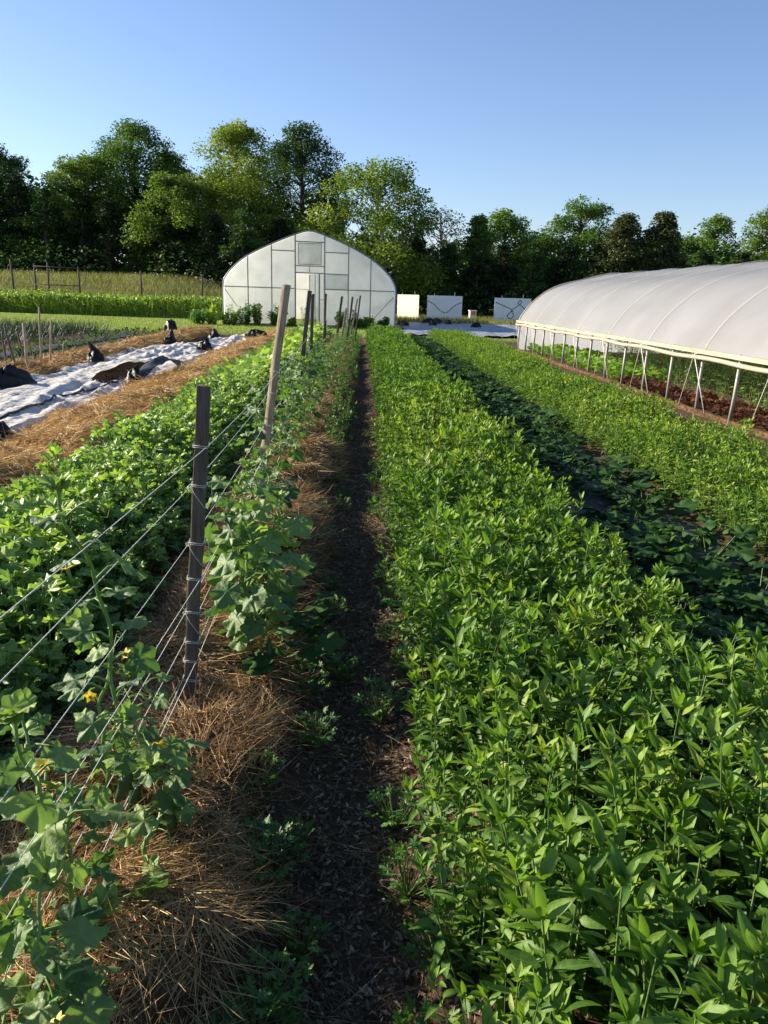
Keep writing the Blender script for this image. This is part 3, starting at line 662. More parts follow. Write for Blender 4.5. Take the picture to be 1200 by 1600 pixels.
# right behind the first stake
cucumber('cucumber_vine','cucumber vine right of the nearest stake with pale sunlit leaves and curling tendrils',vine_path(-.45,3.05,.66,1),17,.11,61,2,1,4,GV)
cucumber('cucumber_vine','cucumber vine tangled over the far side of the nearest stake',vine_path(-.50,3.45,.62,2),17,.11,62,1,1,3,GV)
for i,(x,y,h) in enumerate([(-.40,2.95,.55),(-.36,3.25,.62),(-.52,3.30,.72)]): cucumber('cucumber_vine',['bushy lower cucumber vine immediately right of the nearest stake','outer cucumber vine leaning over the straw behind the nearest stake','tallest cucumber vine between the two nearest stakes'][i],vine_path(x,y,h,30+i),19,.115,120+i,1,1,3,GV)
for i in range(3): 
    cucumber('cucumber_vine',['leafy cucumber vine closest behind the nearest stake vines','leafy cucumber vine midway between the nearest and the tan stake','leafy cucumber vine just short of the tan stake'][i],vine_path(-.58+.06*i,3.8+.42*i,.52+.03*i,5+i),14,.105,70+i,1,1,3,GV)
protV=[]
for i in range(5):
    r=cucumber('cucumber_vine','cucumber vine in the dense green part of the trellis beyond the tan stake',[(0,0,0),(.03,.05,.3),(-.02,-.04,.6),(.02,.03,.85),(0,0,1.02)],26,.105,90+i,0,1,2,GV)
    protV.append(r)
for r in protV:
    KIDS[r.name]=list(r.children)
bpy.context.view_layer.update()
pos=[]
y=5.1
while y<28: (pos.append if not (5.3<y<9 and rnd.random()<.28) else (lambda q:None))((-.66+rnd.gauss(0,.07)+ (y-5)*.013,y)); y+=.27+.004*y
for i,(x,y) in enumerate(pos):
    r=protV[i] if i<5 else copy_tree(protV[i%5])
    if i>=5: KIDS[r.name]=[]
    r.location=(x,y,bz(x,y)+.08); r.rotation_euler=(0,0,rnd.random()*6.28); s_=rnd.uniform(.70,.90)*(1 if y<10.5 else (.80 if y<14 else .66)); r.scale=(s_*1.05,s_*1.05,s_)
# low leafy plants on the right slope of the trellis mound
for x,y,s_,lab in [(-.33,3.10,.95,'dark squash plant with big shaded leaves at the straw edge beside the path'),(-.28,3.55,.7,'small squash plant on the path side of the straw'),(-.45,3.9,.9,'squash plant under the cucumber vines by the tan stake'),(-.5,4.5,.9,'broad leaved squash plant at the foot of the tan stake')]:
    o=protoS[rnd.randrange(4)].copy(); COL.objects.link(o); o.location=(x,y,bz(x,y)+.03); o.scale=(s_*.8,)*3; o.rotation_euler=(0,0,rnd.random()*6); tag(o,lab,'squash plant','squash plants along the straw')
# weeds: parsley-leaved clumps
wm=[M['weed'],M['crop_stem']]
protoW=[as_thing(rosette(600+i,PARS,34,.045,.17,.09,elr=(.0,1.2),tb=.5,petr=.0016),'weed_plant',wm) for i in range(4)]
wl_=[]
for i in range(46):
    if i%2: x=rnd.gauss(.20,.05); y=.95+ (i/46)**1.4*9
    else: x=rnd.gauss(-.20,.09); y=1.3+(i/46)**1.4*11
    wl_.append((x,y))
wl_+=[(-.20,1.95),(-.17,2.05),(-.24,1.88),(-.13,1.38),(-.2,1.36),(-.05,3.2),(-.12,6.0),(-.1,6.4),(.2,1.3),(.22,1.6)]
place_copies(protoW,wl_,lambda x,y:rnd.uniform(.45,1.0)*(1.25 if x>.1 else 1),'small weed with lobed fresh green leaves at the edge of the path','weed','weeds along the path',usedA)
# bushier green edging to the far part of the trellis row
pts=[(-.28+rnd.gauss(0,.08)+(y-8)*.006,y) for y in np.arange(7.6,29,.33)]
place_copies([as_thing(crop_mesh(640+i),'volunteer_plant',[M['weed'],M['crop_stem']]) for i in range(3)],pts,lambda x,y:rnd.uniform(.45,.8),'leafy green volunteer plant on the path side of the far trellis','volunteer plant','volunteer plants along the far trellis',usedA)

# ------------------------------------------------------------------ white row cover with hole, hose, black sandbags
yy=np.arange(3.5,28.6,.07); uu=np.linspace(-1,1,44); U,Y=np.meshgrid(uu,yy)
hw=1.0-.42*sstep(Y,19,28)+.06*fbm(Y*.9,Y*0,2)+.04*fbm(Y*3,U*0,2); cx=-4.56+.10*fbm(Y*.4,Y*0+4,2)+.72*sstep(Y,20,28)
X=cx+U*hw
rg=lambda a: np.clip(1-3.2*np.abs(a),0,1)**1.5
wr=.055*rg(vnoise(X*4.2+Y*.30,Y*.42))+.035*rg(vnoise(X*8+Y*.9+9,Y*.8-X))+.02*rg(vnoise(X*14-Y*1.4,Y*1.9+3))+.03*fbm(X*1.6,Y*.8,3)
ga=np.exp(-((Y-19)/1.6)**2)*.09*np.abs(vnoise(X*7+Y*1.5,Y*.7))*2+np.exp(-((Y-22)/3)**2)*.06*fbm(X*6,Y*3,3)
Z=gz(X,Y)+.03+(.16*(1-U**2)**.6)*(.75+.5*fbm(Y*.5,U,2))+wr+ga
Z=np.where(np.abs(U)>.97,gz(X,Y)+.015,Z)
hole=((X+4.10+.25*(Y-13.6)/3)/.30)**2+((Y-14.3)/1.7)**2+.5*fbm(X*3,Y*1.5,3)<1
rim=np.exp(-np.abs(((X+4.10+.25*(Y-13.6)/3)/.30)**2+((Y-14.3)/1.7)**2-1)*1.5)*.04; Z=Z+rim*(~hole)
id_=np.arange(U.size).reshape(U.shape); a=id_[:-1,:-1];b=id_[:-1,1:];c=id_[1:,1:];d=id_[1:,:-1]
ok=~(hole[:-1,:-1]|hole[1:,1:]|hole[:-1,1:]|hole[1:,:-1]); a,b,c,d=a[ok],b[ok],c[ok],d[ok]
nm=NM(); nm.add(np.stack([X.ravel(),Y.ravel(),Z.ravel()],1),np.concatenate([np.stack([a,b,c],1),np.stack([a,c,d],1)]))
tag(nm.build('row_cover',M['fabric'],smooth=True),'long wrinkled white fabric row cover lying between two straw ridges, torn open in the middle','row cover')
def cov(x,y):
    i=int(np.clip(round((y-3.5)/.07),0,len(yy)-1)); j=int(np.argmin(np.abs(X[i]-x))); return float(Z[i,j])
nm=NM(); hp=[]
for i in range(60):
    y=7.2+i*.095; x=-4.05+.12*math.sin(i*.11)+.20*(y-7.2)/5.6; hp.append((x,y,cov(x,y)+.014))
nm.tube(hp,.016,6); tag(nm.build('drip_hose',M['black'],smooth=True),'black hose running along the near edge of the white row cover','hose')
nm=NM(); n=1600; Xs=rng.uniform(-4.5,-3.7,n); Ys=rng.uniform(12.5,16.2,n); scatter(nm,LANCE_LOW,np.stack([Xs,Ys,gz(Xs,Ys)+.02+.05*rng.random(n)],1),rng.uniform(.03,.09,n),(0,1.2),(0,.8))
tag(nm.build('dead_leaves',M['litter']),'brown withered leaves showing through the tear in the white row cover','leaves',kind='stuff')

def bag(name,loc,size,peak,seed,label,rz=0,bend=0.0,cat='sandbag',group='black sandbags on the row covers'):
    g=np.random.default_rng(seed); nth,nph=26,16; V=[]; size=tuple(q*.72 for q in size); peak*=.8
    for i in range(nph+1):
        p=i/nph*math.pi*.5*1.04
        for j in range(nth):
            a=j/nth*2*math.pi; r=math.cos(p)**.7 if i<nph else .02; z=math.sin(p)
            fx=r*(1+.22*math.sin(2*a+seed)+.14*math.sin(5*a+seed*2)+.08*math.sin(9*a)); 
            x=math.cos(a)*fx*size[0]/2; y_=math.sin(a)*fx*size[1]/2
            pk=peak*max(0,1-math.hypot(x-size[0]*.15,y_)/(size[0]*.32))**1.3
            V.append((x+bend*pk,y_,z*size[2]*(1+.25*math.sin(3*a+i*.7+seed))+pk+.012*math.sin(11*a+3*i)))
    V=np.array(V); V+=.10*min(size)*np.stack([fbm(V[:,0]*9+seed,V[:,1]*9,3)]*3,1)
    F=[]
    for i in range(nph):
        for j in range(nth):
            a=i*nth+j; b=i*nth+(j+1)%nth; F+=[(a,b,b+nth),(a,b+nth,a+nth)]
    nm=NM(); nm.add(V,F); o=nm.build(name,M['black'],smooth=True); o.location=loc; o.rotation_euler=(0,0,rz)
    return tag(o,label,cat,group)
def bgz(x,y,d=0): return (x,y,max(bz(x,y),0)+d)
rz_=lambda x,y: ssurf(rid2,x,y)
bag('sandbag',bgz(-5.35,22.9,.12),(.5,.4,.22),.42,1,'black bag with an upright knotted top standing on the straw beyond the cover',.3,.1)
bag('sandbag',bgz(-5.33,23.05,.52),(.42,.3,.30),.05,9,'square black plastic bundle perched on the upright black bag',.3)
bag('sandbag',bgz(-4.75,26.6,.14),(.6,.5,.18),.30,2,'small black bag with two ears near the far end of the cover',1.3,-.5)
bag('sandbag',bgz(-3.30,26.0,.12),(.95,.5,.30),.0,3,'black bag at the far right end of the row cover',.4)
bag('sandbag',bgz(-3.90,20.4,.16),(.55,.5,.24),.16,4,'black bag pinning the gathered far part of the white cover',.8,.6)
bag('sandbag',bgz(-5.35,16.5,.14),(.55,.45,.26),.28,5,'peaked black bag on the straw at the far edge of the white cover',.4,-.9)
bag('sandbag',bgz(-5.05,16.1,.10),(.40,.3,.14),.0,6,'small flat black bag next to the peaked one at the cover edge',.2)
bag('sandbag',bgz(-5.25,12.1,.12),(.95,.7,.32),.14,7,'large black bag heaped at the far edge of the cover on the left',.7,-.6)
bag('sandbag',bgz(-3.68,7.75,.10),(.75,.45,.24),.0,8,'black bag lying in the hollow at the near edge of the cover',.6)
bag('sandbag',bgz(-3.55,12.7,.10),(.34,.28,.24),.12,10,'small shiny black bag by the torn opening of the cover',.2,.5)
# the long black plastic flap by the tear
nm=NM(); t=np.linspace(0,1,24); U,T=np.meshgrid(np.linspace(-.5,.5,7),t)
px=-3.62+.22*T; py=12.8+3.3*T; pz=.30*np.sin(np.pi*np.clip(T*.8+.15,0,1))**1.5+.06
Xf=px-.18*U*(1+.5*np.sin(7*T)); Yf=py+.35*U; Zf=gz(px,py)+pz+.12*np.abs(U)*-1+.03*np.sin(17*T+6*U)
id2=np.arange(U.size).reshape(U.shape);a=id2[:-1,:-1].ravel();b=id2[:-1,1:].ravel();c=id2[1:,1:].ravel();d=id2[1:,:-1].ravel()
nm.add(np.stack([Xf.ravel(),Yf.ravel(),Zf.ravel()],1),np.concatenate([np.stack([a,b,c],1),np.stack([a,c,d],1)]))
o=nm.build('plastic_sheet',M['black'],smooth=True); md=o.modifiers.new('s','SOLIDIFY'); md.thickness=.012
tag(o,'strip of black plastic arched over the torn edge of the white cover','plastic sheet')

# thin garden sticks at the far straw ridge
def stick(b,t,r,lab,mt='wood_light'):
    nm=NM(); b=np.array((b[0],b[1],bz(*b)-.1)); t=np.array(t); q=[b+(t-b)*u+np.array((rnd.gauss(0,.006),0,0)) for u in np.linspace(0,1,6)]; nm.tube(q,[r,r,r*.95,r*.95,r*.9,r*.85],6)
    return tag(nm.build('garden_stick',M[mt],smooth=True),lab,'stick','thin sticks in the far straw ridge')
stick((-6.25,14.5),(-6.30,14.5,.82),.018,'leftmost thin stick, cut off by the photo edge','wood_dark')
stick((-6.00,14.33),(-6.18,14.33,.95),.02,'stick leaning left beside the leftmost one','wood_dark')
stick((-5.85,14.5),(-6.10,14.6,.86),.016,'shorter stick leaning left against its neighbours','wood_dark')
stick((-5.70,14.06),(-5.74,14.06,1.0),.026,'thick tan stick with a flat top in the far straw ridge')
stick((-5.87,14.98),(-5.80,14.98,1.25),.018,'tallest thin stick in the far straw ridge')
stick((-5.85,15.39),(-5.77,15.39,1.02),.017,'thin upright stick right of the tallest one')
stick((-6.08,16.64),(-6.01,16.64,.55),.017,'short thin stick farthest right in the straw ridge')

# dark mulched beds with small seedlings, onion patch
for x0,lab in ((-7.2,'strip of black plastic mulch nearest the far straw ridge'),(-8.3,'strip of black plastic mulch beside the blue green onions')):
    nm=NM(); yy2=np.arange(11,32,.25); uu2=np.linspace(-.38,.38,9); U,Y=np.meshgrid(uu2,yy2); Xm=x0+U+.04*fbm(Y,U,2); Zm=gz(Xm,Y)+.02+.02*fbm(Xm*4,Y*3,3)
    id2=np.arange(U.size).reshape(U.shape);a=id2[:-1,:-1].ravel();b=id2[:-1,1:].ravel();c=id2[1:,1:].ravel();d=id2[1:,:-1].ravel()
    nm.add(np.stack([Xm.ravel(),Y.ravel(),Zm.ravel()],1),np.concatenate([np.stack([a,b,c],1),np.stack([a,c,d],1)])); tag(nm.build('plastic_mulch',M['weedmat'],smooth=True),lab,'plastic mulch')
pts=[(x+rnd.gauss(0,.04),y+rnd.gauss(0,.06)) for x in (-6.95,-7.4,-8.1,-8.5) for y in np.arange(13,31.5,.55)]
place_copies([as_thing(rosette(700+i,LANCE_LOW,9,.13,.14,.06,elr=(.2,1.1)),'seedling',[M['squash'],M['crop_stem']]) for i in range(3)],pts,lambda x,y:rnd.uniform(.8,1.3),'small seedling in the dark mulched beds behind the sticks','seedling','seedlings in the dark beds',usedA)
def blades(nm,Xb,Yb,h,w,lean=.35,tint=(0,1),zf=None):
    n=len(Xb); az=rng.random(n)*6.28; el=np.clip(rng.normal(1.35,lean,n),.4,1.57); D=np.stack([np.cos(az)*np.cos(el),np.sin(az)*np.cos(el),np.sin(el)],1)
    hh=h*rng.uniform(.6,1.15,n); F_=frames(D,rng.normal(0,1,n))*np.stack([np.broadcast_to(w,(n,))/.06,hh,hh],1)[:,None,:]
    P=np.stack([Xb,Yb,(zf or gz)(Xb,Yb)],1); k=rng.integers(0,3,n); t=rng.uniform(*tint,n)
    for j,tp in enumerate(BLADE): nm.leaves(tp,F_[k==j],P[k==j],t[k==j])
nm=NM(); n=14000; Xb=-10.0-np.floor(rng.random(n)*10)*.5+rng.normal(0,.05,n); Yb=rng.uniform(14,33.2,n)-np.abs(rng.normal(0,.5,n)); kq=rng.random(n)<np.clip((-9.6-Xb)/1.6+.35,0,1); Xb,Yb=Xb[kq],Yb[kq]; blades(nm,Xb,Yb,.46,.013,.3)
tag(nm.build('onion_crop',M['onion'],smooth=True),'dense blue green onion tops standing beyond the dark mulched beds','onions',kind='stuff')
for i,(x,y) in enumerate([(-7.9,15.5),(-8.0,16.2)]):
    nm=NM(); blades(nm,np.full(16,x)+rng.normal(0,.04,16),np.full(16,y)+rng.normal(0,.04,16),.85,.035,.3); tag(nm.build('leek_plant',M['onion'],smooth=True),['tall strappy pale leek clump nearest the sticks','tall strappy leek clump just behind the first'][i],'leek')

# mown grass lane, tall leafy strip, meadow
nm=NM(); n=60000; Yb=rng.uniform(31.3,49,n); Xb=rng.uniform(-1,1,n)*(4+Yb*.55)-1.5; k=~((Xb>1.8)&(Xb<10)&(Yb>34)); k&=~((Xb>-7.0)&(Xb<1.7)&(Yb>42)); k&=~((Xb<-8.9)&(Yb<32.6)); Xb,Yb=Xb[k],Yb[k]
blades(nm,Xb,Yb,.085,.022,.5); tag(nm.build('grass',M['grass']),'short sunlit mown grass lane in front of the big greenhouse','grass',kind='stuff')
nm=NM(); n=9000; Yb=rng.uniform(50,60,n); Xb=rng.uniform(2,12,n); blades(nm,Xb,Yb,.45,.04,.5); tag(nm.build('grass',M['dry_grass']),'rough yellow green grass around the white boards','grass',kind='stuff')
def gz0(x,y): return gz(x,y)
nm=NM(); n=34000; Yb=rng.uniform(56,73,n); Xb=rng.uniform(-46,-3,n); blades(nm,Xb,Yb,.55,.03,.35); tag(nm.build('meadow_grass',M['dry_grass']),'tall dry golden grass on the rising meadow behind the fence','grass',kind='stuff')
nm=NM(); n=34000
Xb=rng.uniform(-34,-8.1,n); y0=48.6+(-8.1-Xb)*.24; Yb=y0+rng.random(n)**1.4*6.5; hh=1.12+.25*vnoise(Xb*.5,Yb*.5)+.12*vnoise(Xb*3,Yb*3)
Zb=gz(Xb,Yb)+hh*np.sqrt(rng.random(n)); 
scatter(nm,[CARD],np.stack([Xb,Yb,Zb],1),rng.uniform(.08,.2,n),(.2,1.4),(.1,1))
blades(nm,Xb[:5000],Yb[:5000],1.25,.04,.3,(.5,1))
tag(nm.build('tall_crop',M['tallcrop']),'dense waist-high strip of bright green plants beyond the mown grass','tall crop',kind='stuff')

# ------------------------------------------------------------------ big gothic greenhouse
GX,GY,GS,GH=-2.64,42.0,.947,.893
def P3(u,w,y=0.0): return np.array((GX+u*GS,GY+y,w*GH))
gh=empty('greenhouse',(GX,GY,0),0,'big white gothic-arch greenhouse with grey pipe framing at the end of the rows','greenhouse')
def gb(nm,name,mt,smooth=False):
    o=nm.build(name,mt,smooth=smooth); o.parent=gh; o.matrix_parent_inverse=Matrix.Translation((-GX,-GY,0)); return o
arch=[(-4.56,0),(-4.56,1.2),(-4.54,2.15),(-4.42,2.6),(-3.99,3.15),(-3.25,3.77),(-2.0,4.42),(-.76,4.95),(0,5.16),(.80,4.95),(2.07,4.42),(3.26,3.75),(4.07,3.05),(4.45,2.5),(4.56,2.05),(4.56,1.2),(4.56,0)]
def crs(P,n=5):
    P=[np.array(p,float) for p in P]; out=[]
    for i in range(len(P)-1):
        a=P[max(i-1,0)];b=P[i];c=P[i+1];d=P[min(i+2,len(P)-1)]
        for k in range(n):
            t=k/n; out.append(.5*((2*b)+(c-a)*t+(2*a-5*b+4*c-d)*t*t+(3*b-a-3*c+d)*t**3))
    out.append(P[-1]); return np.array(out)
AR=crs(arch,4)
def archw(u): 
    m=(AR[:,1]>=1.9); q=AR[m]; return float(np.interp(u,q[:,0],q[:,1]))
LEN=12.0
# roof cover
nm=NM(); k=len(AR); ysg=np.linspace(.02,LEN,21)
V=np.array([P3(u*1.006,w*1.004,y) for y in ysg for u,w in AR]); F=[]
for i in range(len(ysg)-1):
    for j in range(k-1): a=i*k+j; F+=[(a,a+1,a+k+1),(a,a+k+1,a+k)]
M['film_top']=film_mat('clear_roof_film',(.95,.95,.93),.70,.15,dirt=.05)
nm.add(V,F); gb(nm,'roof_cover',M['film_top'],True)
# end wall film, with doorway left open
def wall_strip(nm,u0,u1,w0,w1=None,y=0.0,m=0,n=6):
    us=np.linspace(u0,u1,n+1)
    for a,b in zip(us[:-1],us[1:]):
        ta=w1 if w1 is not None else archw(a)-.02; tb=w1 if w1 is not None else archw(b)-.02
        nm.quad([P3(a,w0,y),P3(b,w0,y),P3(b,tb,y),P3(a,ta,y)],m=m)
nm=NM(); wall_strip(nm,-4.54,-.76,.02,n=14); wall_strip(nm,.80,4.54,.02,n=14); wall_strip(nm,-.76,.80,2.93,n=6); wall_strip(nm,.42,.80,.02,2.93,n=1)
gb(nm,'end_wall',M['film'])
nm=NM(); wall_strip(nm,-4.5,4.5,.02,y=LEN,n=24); gb(nm,'end_wall',M['film'])
nm=NM(); pr=.024
def fr(u0,w0,u1,w1,y=-.035,r=pr): nm.bar(P3(u0,w0,y),P3(u1,w1,y),r*2,r*2,(0,1,0))
for u in (-3.27,-2.01,2.07,3.26): fr(u,0,u,archw(u))
for u in (-.76,.80): fr(u,0,u,archw(u),r=.03)
fr(-4.54,2.10,-.79,2.08); fr(.83,2.08,4.54,2.06)
fr(-1.98,4.12,-.79,4.10); fr(.83,4.08,2.04,4.06); fr(-.73,4.62,.77,4.60); fr(-.73,3.32,.77,3.32); fr(-.73,2.95,.77,2.93,y=-.04)
fr(.83,2.92,2.04,2.90); fr(-4.5,1.95,-3.85,1.0,r=.014); fr(4.5,1.75,3.4,.45,r=.014)
fr(0,2.98,0,3.29,r=.016)
gb(nm,'end_frame',M['metal'])
nm=NM(); nm.tube([P3(u*1.012,w*1.006,-.02) for u,w in AR],.034,8); gb(nm,'end_hoop',M['metal'],True)
for y in np.arange(2.4,LEN+.1,2.4):
    nm=NM(); nm.tube([P3(u*.985,w*.985,y) for u,w in AR],.03,6); gb(nm,'hoop',M['metal'],True)
M['film_panel']=film_mat('vent_panel_film',(.95,.93,.88),.5,.0)
nm=NM(); wall_strip(nm,-.60,.62,3.38,4.55,y=-.05,n=1)
vent=gb(nm,'vent_window',M['film_panel'])
nm=NM()
for a in (( -.60,3.38,-.60,4.55),(.62,3.38,.62,4.55),(-.57,3.40,.59,3.40),(-.57,4.53,.59,4.53)): fr(*a,y=-.075,r=.014)
o=nm.build('window_frame',M['metal']); o.parent=vent; o.matrix_parent_inverse=vent.matrix_world.inverted() if False else Matrix()
# sliding door panel on the right, half-open doorway on the left
nm=NM(); wall_strip(nm,-.02,.50,.35,2.86,y=-.07,n=1); door=gb(nm,'door',M['film_clear'])
nm=NM(); wall_strip(nm,.80,2.07,2.10,2.88,y=-.05,n=1); gb(nm,'wall_panel',M['film_panel'])
nm=NM(); fr(.0,.35,.0,2.86,y=-.09,r=.018); fr(.30,.30,.30,2.9,y=-.09,r=.018); fr(.53,0,.53,2.93,y=-.09,r=.03); fr(-.73,2.05,.0,2.05,y=-.09,r=.012); fr(.56,1.5,.80,1.5,y=-.09,r=.014); fr(-.73,.34,-.73,2.9,y=-.06,r=.012)
o=nm.build('door_frame',M['metal']); o.parent=door; o.matrix_parent_inverse=Matrix()
nm=NM(); nm.box(P3(0,.04,.0),(8.7,.06,.12)); gb(nm,'base_board',M['lumber'])
# tomato-like plants inside behind the open door
protoT=[as_thing(crop_mesh(720+i,1,1.0,True),'greenhouse_plant',[M['squash'],M['crop_stem']]) for i in range(3)]
place_copies(protoT,[(GX+u*.3,GY+y) for u in (-1.5,-.6,.6) for y in (1.5,2.6,4,5.5)],lambda x,y:rnd.uniform(.7,1.1),'leafy plant growing inside the big greenhouse behind its open doorway','plant','plants inside the big greenhouse',usedA)
# weeds in front of it
protoB=[]
def bush_mesh(seed,h,w,n,L,tpl=None):
    g=np.random.default_rng(seed); nm=NM(); ns=max(4,int(w*12))
    for s_ in range(ns):
        a=g.random()*6.28; r=w*.42*math.sqrt(g.random()); hh=h*g.uniform(.45,1.05)*(1-.35*r/(w*.5)); b=np.array((math.cos(a)*r*.5,math.sin(a)*r*.5,0)); t=np.array((math.cos(a)*r,math.sin(a)*r,hh))
        nm.tube([b,(b+t)/2,t],[.012,.008,.004],4,.4,1,False); k=max(6,n//ns); tt=g.random(k)**.7
        P=b+(t-b)*tt[:,None]+g.normal(0,.05*w,(k,3))*np.array((1,1,.6)); P[:,2]=np.maximum(P[:,2],.03)
        az=g.random(k)*6.28; el=g.uniform(-.2,1.2,k); D=np.stack([np.cos(az)*np.cos(el),np.sin(az)*np.cos(el),np.sin(el)],1)
        F_=frames(D,g.normal(0,.6,k))*(L*g.uniform(.6,1.2,k))[:,None,None]; nm.leaves(tpl or CARD,F_,P,np.clip(.3+.5*tt+g.normal(0,.15,k),0,1),0)
    return nm
bl=[(-6.6,1.0,.9,'bushy weed at the left corner of the big greenhouse'),(-5.9,1.05,.8,'spiky green weed second from the left corner of the big greenhouse'),(-5.25,1.25,.55,'tall pointed weed against the left end wall of the greenhouse'),(-4.2,.95,1.0,'round leafy bush left of the greenhouse door'),(-1.0,.85,.6,'dark weed right of the greenhouse doorway'),(-.35,.75,.7,'low weed along the right end wall of the greenhouse'),(.35,.6,.8,'spreading low weed near the right corner of the greenhouse'),(1.05,.65,.7,'small weed at the right corner of the greenhouse'),(-7.4,.9,.8,'leafy weed just outside the left wall of the greenhouse'),(-8.1,.8,1.0,'weed clump between the greenhouse and the tall green strip'),(-3.5,.4,.5,'small weed by the greenhouse door sill')]
for i,(x,h,w,lab) in enumerate(bl):
    o=bush_mesh(800+i,h*1.15,w*1.35,760,.12,[CARD]*1 and CARD).build('weed_bush',[M['weed'] if i%2 else M['tallcrop'],M['crop_stem']],smooth=True); o.location=(x,GY-.45-rnd.random()*.3,bz(x,GY)); tag(o,lab,'weed bush','weed bushes along the big greenhouse')

# ------------------------------------------------------------------ low plastic tunnel on the right
TX,TY0,TY1=5.15,3.4,26.6
lt=empty('greenhouse',(TX+3.1,TY1,0),0,'long low plastic-covered tunnel with open sides standing on pale posts','greenhouse')
def tb(nm,name,mt,smooth=False):
    o=nm.build(name,mt,smooth=smooth); o.parent=lt; o.matrix_parent_inverse=Matrix.Translation((-(TX+3.1),-TY1,0)); return o
half=[(0,.92),(.08,1.10),(.34,1.46),(.78,1.84),(1.28,2.09),(1.95,2.26),(2.6,2.43),(3.1,2.50)]
full=half+[(6.2-x,z) for x,z in half[::-1][1:]]
TA=crs(full,4); k=len(TA)
yy3=np.arange(TY0,TY1+.001,.15); V=[]
for y in yy3:
    ph=((y-TY1)/1.2)%1.0; sag=.016*math.sin(math.pi*ph)**1.0
    for j,(x,z) in enumerate(TA):
        sct=math.sin(math.pi*j/(k-1)); wv=.012*float(fbm(x*2+y*.7,y*1.3,3))
        cx_=x-3.1; q=1-sag*sct/2.0; V.append((TX+3.1+cx_*(q+wv*.3),y,.92+(z-.92)*q+wv*sct*2))
F=[]
for i in range(len(yy3)-1):
    for j in range(k-1): a=i*k+j; F+=[(a,a+1,a+k+1),(a,a+k+1,a+k)]
nm=NM(); nm.add(V,F); tb(nm,'roof_cover',M['film_roof'],True)
# far end wall (upper part solid film, lower curtain on the near half)
nm=NM()
for j in range(k-1):
    (x0_,z0_),(x1_,z1_)=TA[j],TA[j+1]
    lo=.02 if (x0_<1.9 or x0_>4.2) else .02
    nm.quad([(TX+x0_,TY1,lo),(TX+x1_,TY1,lo),(TX+x1_,TY1,z1_-.01),(TX+x0_,TY1,z0_-.01)])
tb(nm,'end_wall',M['film'])
nm=NM(); nm.tube([(TX+x,TY1-.02,z+.012) for x,z in TA],.03,7); tb(nm,'end_hoop',M['pipe'],True)
posts=np.arange(TY1-.15,TY0,-1.2)
for i,y in enumerate(posts):
    for sx,x in ((1,TX),(-1,TX+6.2)):
        if sx<0 and i>8: continue
        nm=NM(); nm.tube([(x-.01*sx+rnd.gauss(0,.01),y,-.05),(x,y,.4),(x+.02*sx,y,.97)],.026,8); tb(nm,'post',M['pipe'],True)
    nm=NM(); nm.tube([(TX+3.1+(x-3.1)*.985,y,z-.02) for x,z in TA],.018,5); tb(nm,'hoop',M['pipe'],True)
    # lacing rope over the cover and down to the sill
    nm=NM(); pl=[(TX+3.1+(x-3.1)*1.004,y+ (.10*(j/(k-1)-.5)),z+.012) for j,(x,z) in enumerate(TA)]
    pl=[(TX-.06,y+.55,.06),(TX-.085,y+.12,.88)]+pl[:len(pl)//2+4]
    if i%2: continue
    nm.tube(pl,.0045,5); nm.tube([(TX-.085,y+.12,.88),(TX-.05,y-.42,.06)],.006,5); tb(nm,'rope',M['twine'],True)
nm=NM(); nm.box((TX-.045,(TY0+TY1)/2,.93),(.04,TY1-TY0+.2,.065)); nm.box((TX+6.2+.045,(TY0+TY1)/2,.92),(.04,TY1-TY0+.2,.085)); tb(nm,'hip_board',M['lumber'])
nm=NM(); rr=[(TX-.075+.008*math.sin(y*3.1),y,.835+.012*math.sin(y*2.3)) for y in np.arange(TY0,TY1+.2,.25)]; nm.tube(rr,.034,9); tb(nm,'rolled_side_curtain',M['film_roof2'] if 'film_roof2' in M else M['lumber'],True)
nm=NM(); nm.box((TX-.02,(TY0+TY1)/2,.03),(.045,TY1-TY0,.08)); tb(nm,'sill_board',M['straw_base_shaded'])
nm=NM(); nm.tube([(TX+3.1,TY0,2.37),(TX+3.1,TY1,2.37)],.02,6); tb(nm,'ridge_pipe',M['pipe'],True)
# plants inside it
pts=[(x+rnd.gauss(0,.05),y+rnd.gauss(0,.05)) for x in (5.42,5.64,5.84) for y in np.arange(9,16.5,.25)]
lr=[as_thing(rosette(900+i,KALE_LOW,30,.075,.16,.08,elr=(.3,1.2),tb=.5),'lettuce',[M['lettuce_red'],M['lettuce_red']]) for i in range(3)]
place_copies(lr,pts,lambda x,y:rnd.uniform(.8,1.2),'dark red lettuce head in the bed just inside the low tunnel','lettuce','red lettuces inside the low tunnel',usedA)
ll=[as_thing(rosette(910+i,KALE_LOW,16,.14,.18,.09,elr=(.3,1.2),tb=.5),'lettuce',[M['lime'],M['lime']]) for i in range(2)]
place_copies(ll,[(x+rnd.gauss(0,.05),y) for x in (5.5,5.85,6.2,6.6) for y in np.arange(17,26,.33)],lambda x,y:rnd.uniform(.9,1.3),'lime green lettuce head toward the far end inside the low tunnel','lettuce','lime lettuces inside the low tunnel',usedA)
tp_=[as_thing(crop_mesh(920+i,1,1.0,True),'tunnel_plant',[M['lime'],M['crop_stem']]) for i in range(4)]
place_copies(tp_,[(x+rnd.gauss(0,.06),y+rnd.gauss(0,.08)) for x in (6.05,6.45,7.0,7.7,8.6,9.6) for y in np.arange(8.5,19.5,.36)]+[(x,y) for x in (8,8.8,9.6,10.4) for y in np.arange(19.5,26,.5)],lambda x,y:rnd.uniform(.7,1.0),'tall leafy green plant inside the low open-sided tunnel','plant','tall plants inside the low tunnel',usedA)

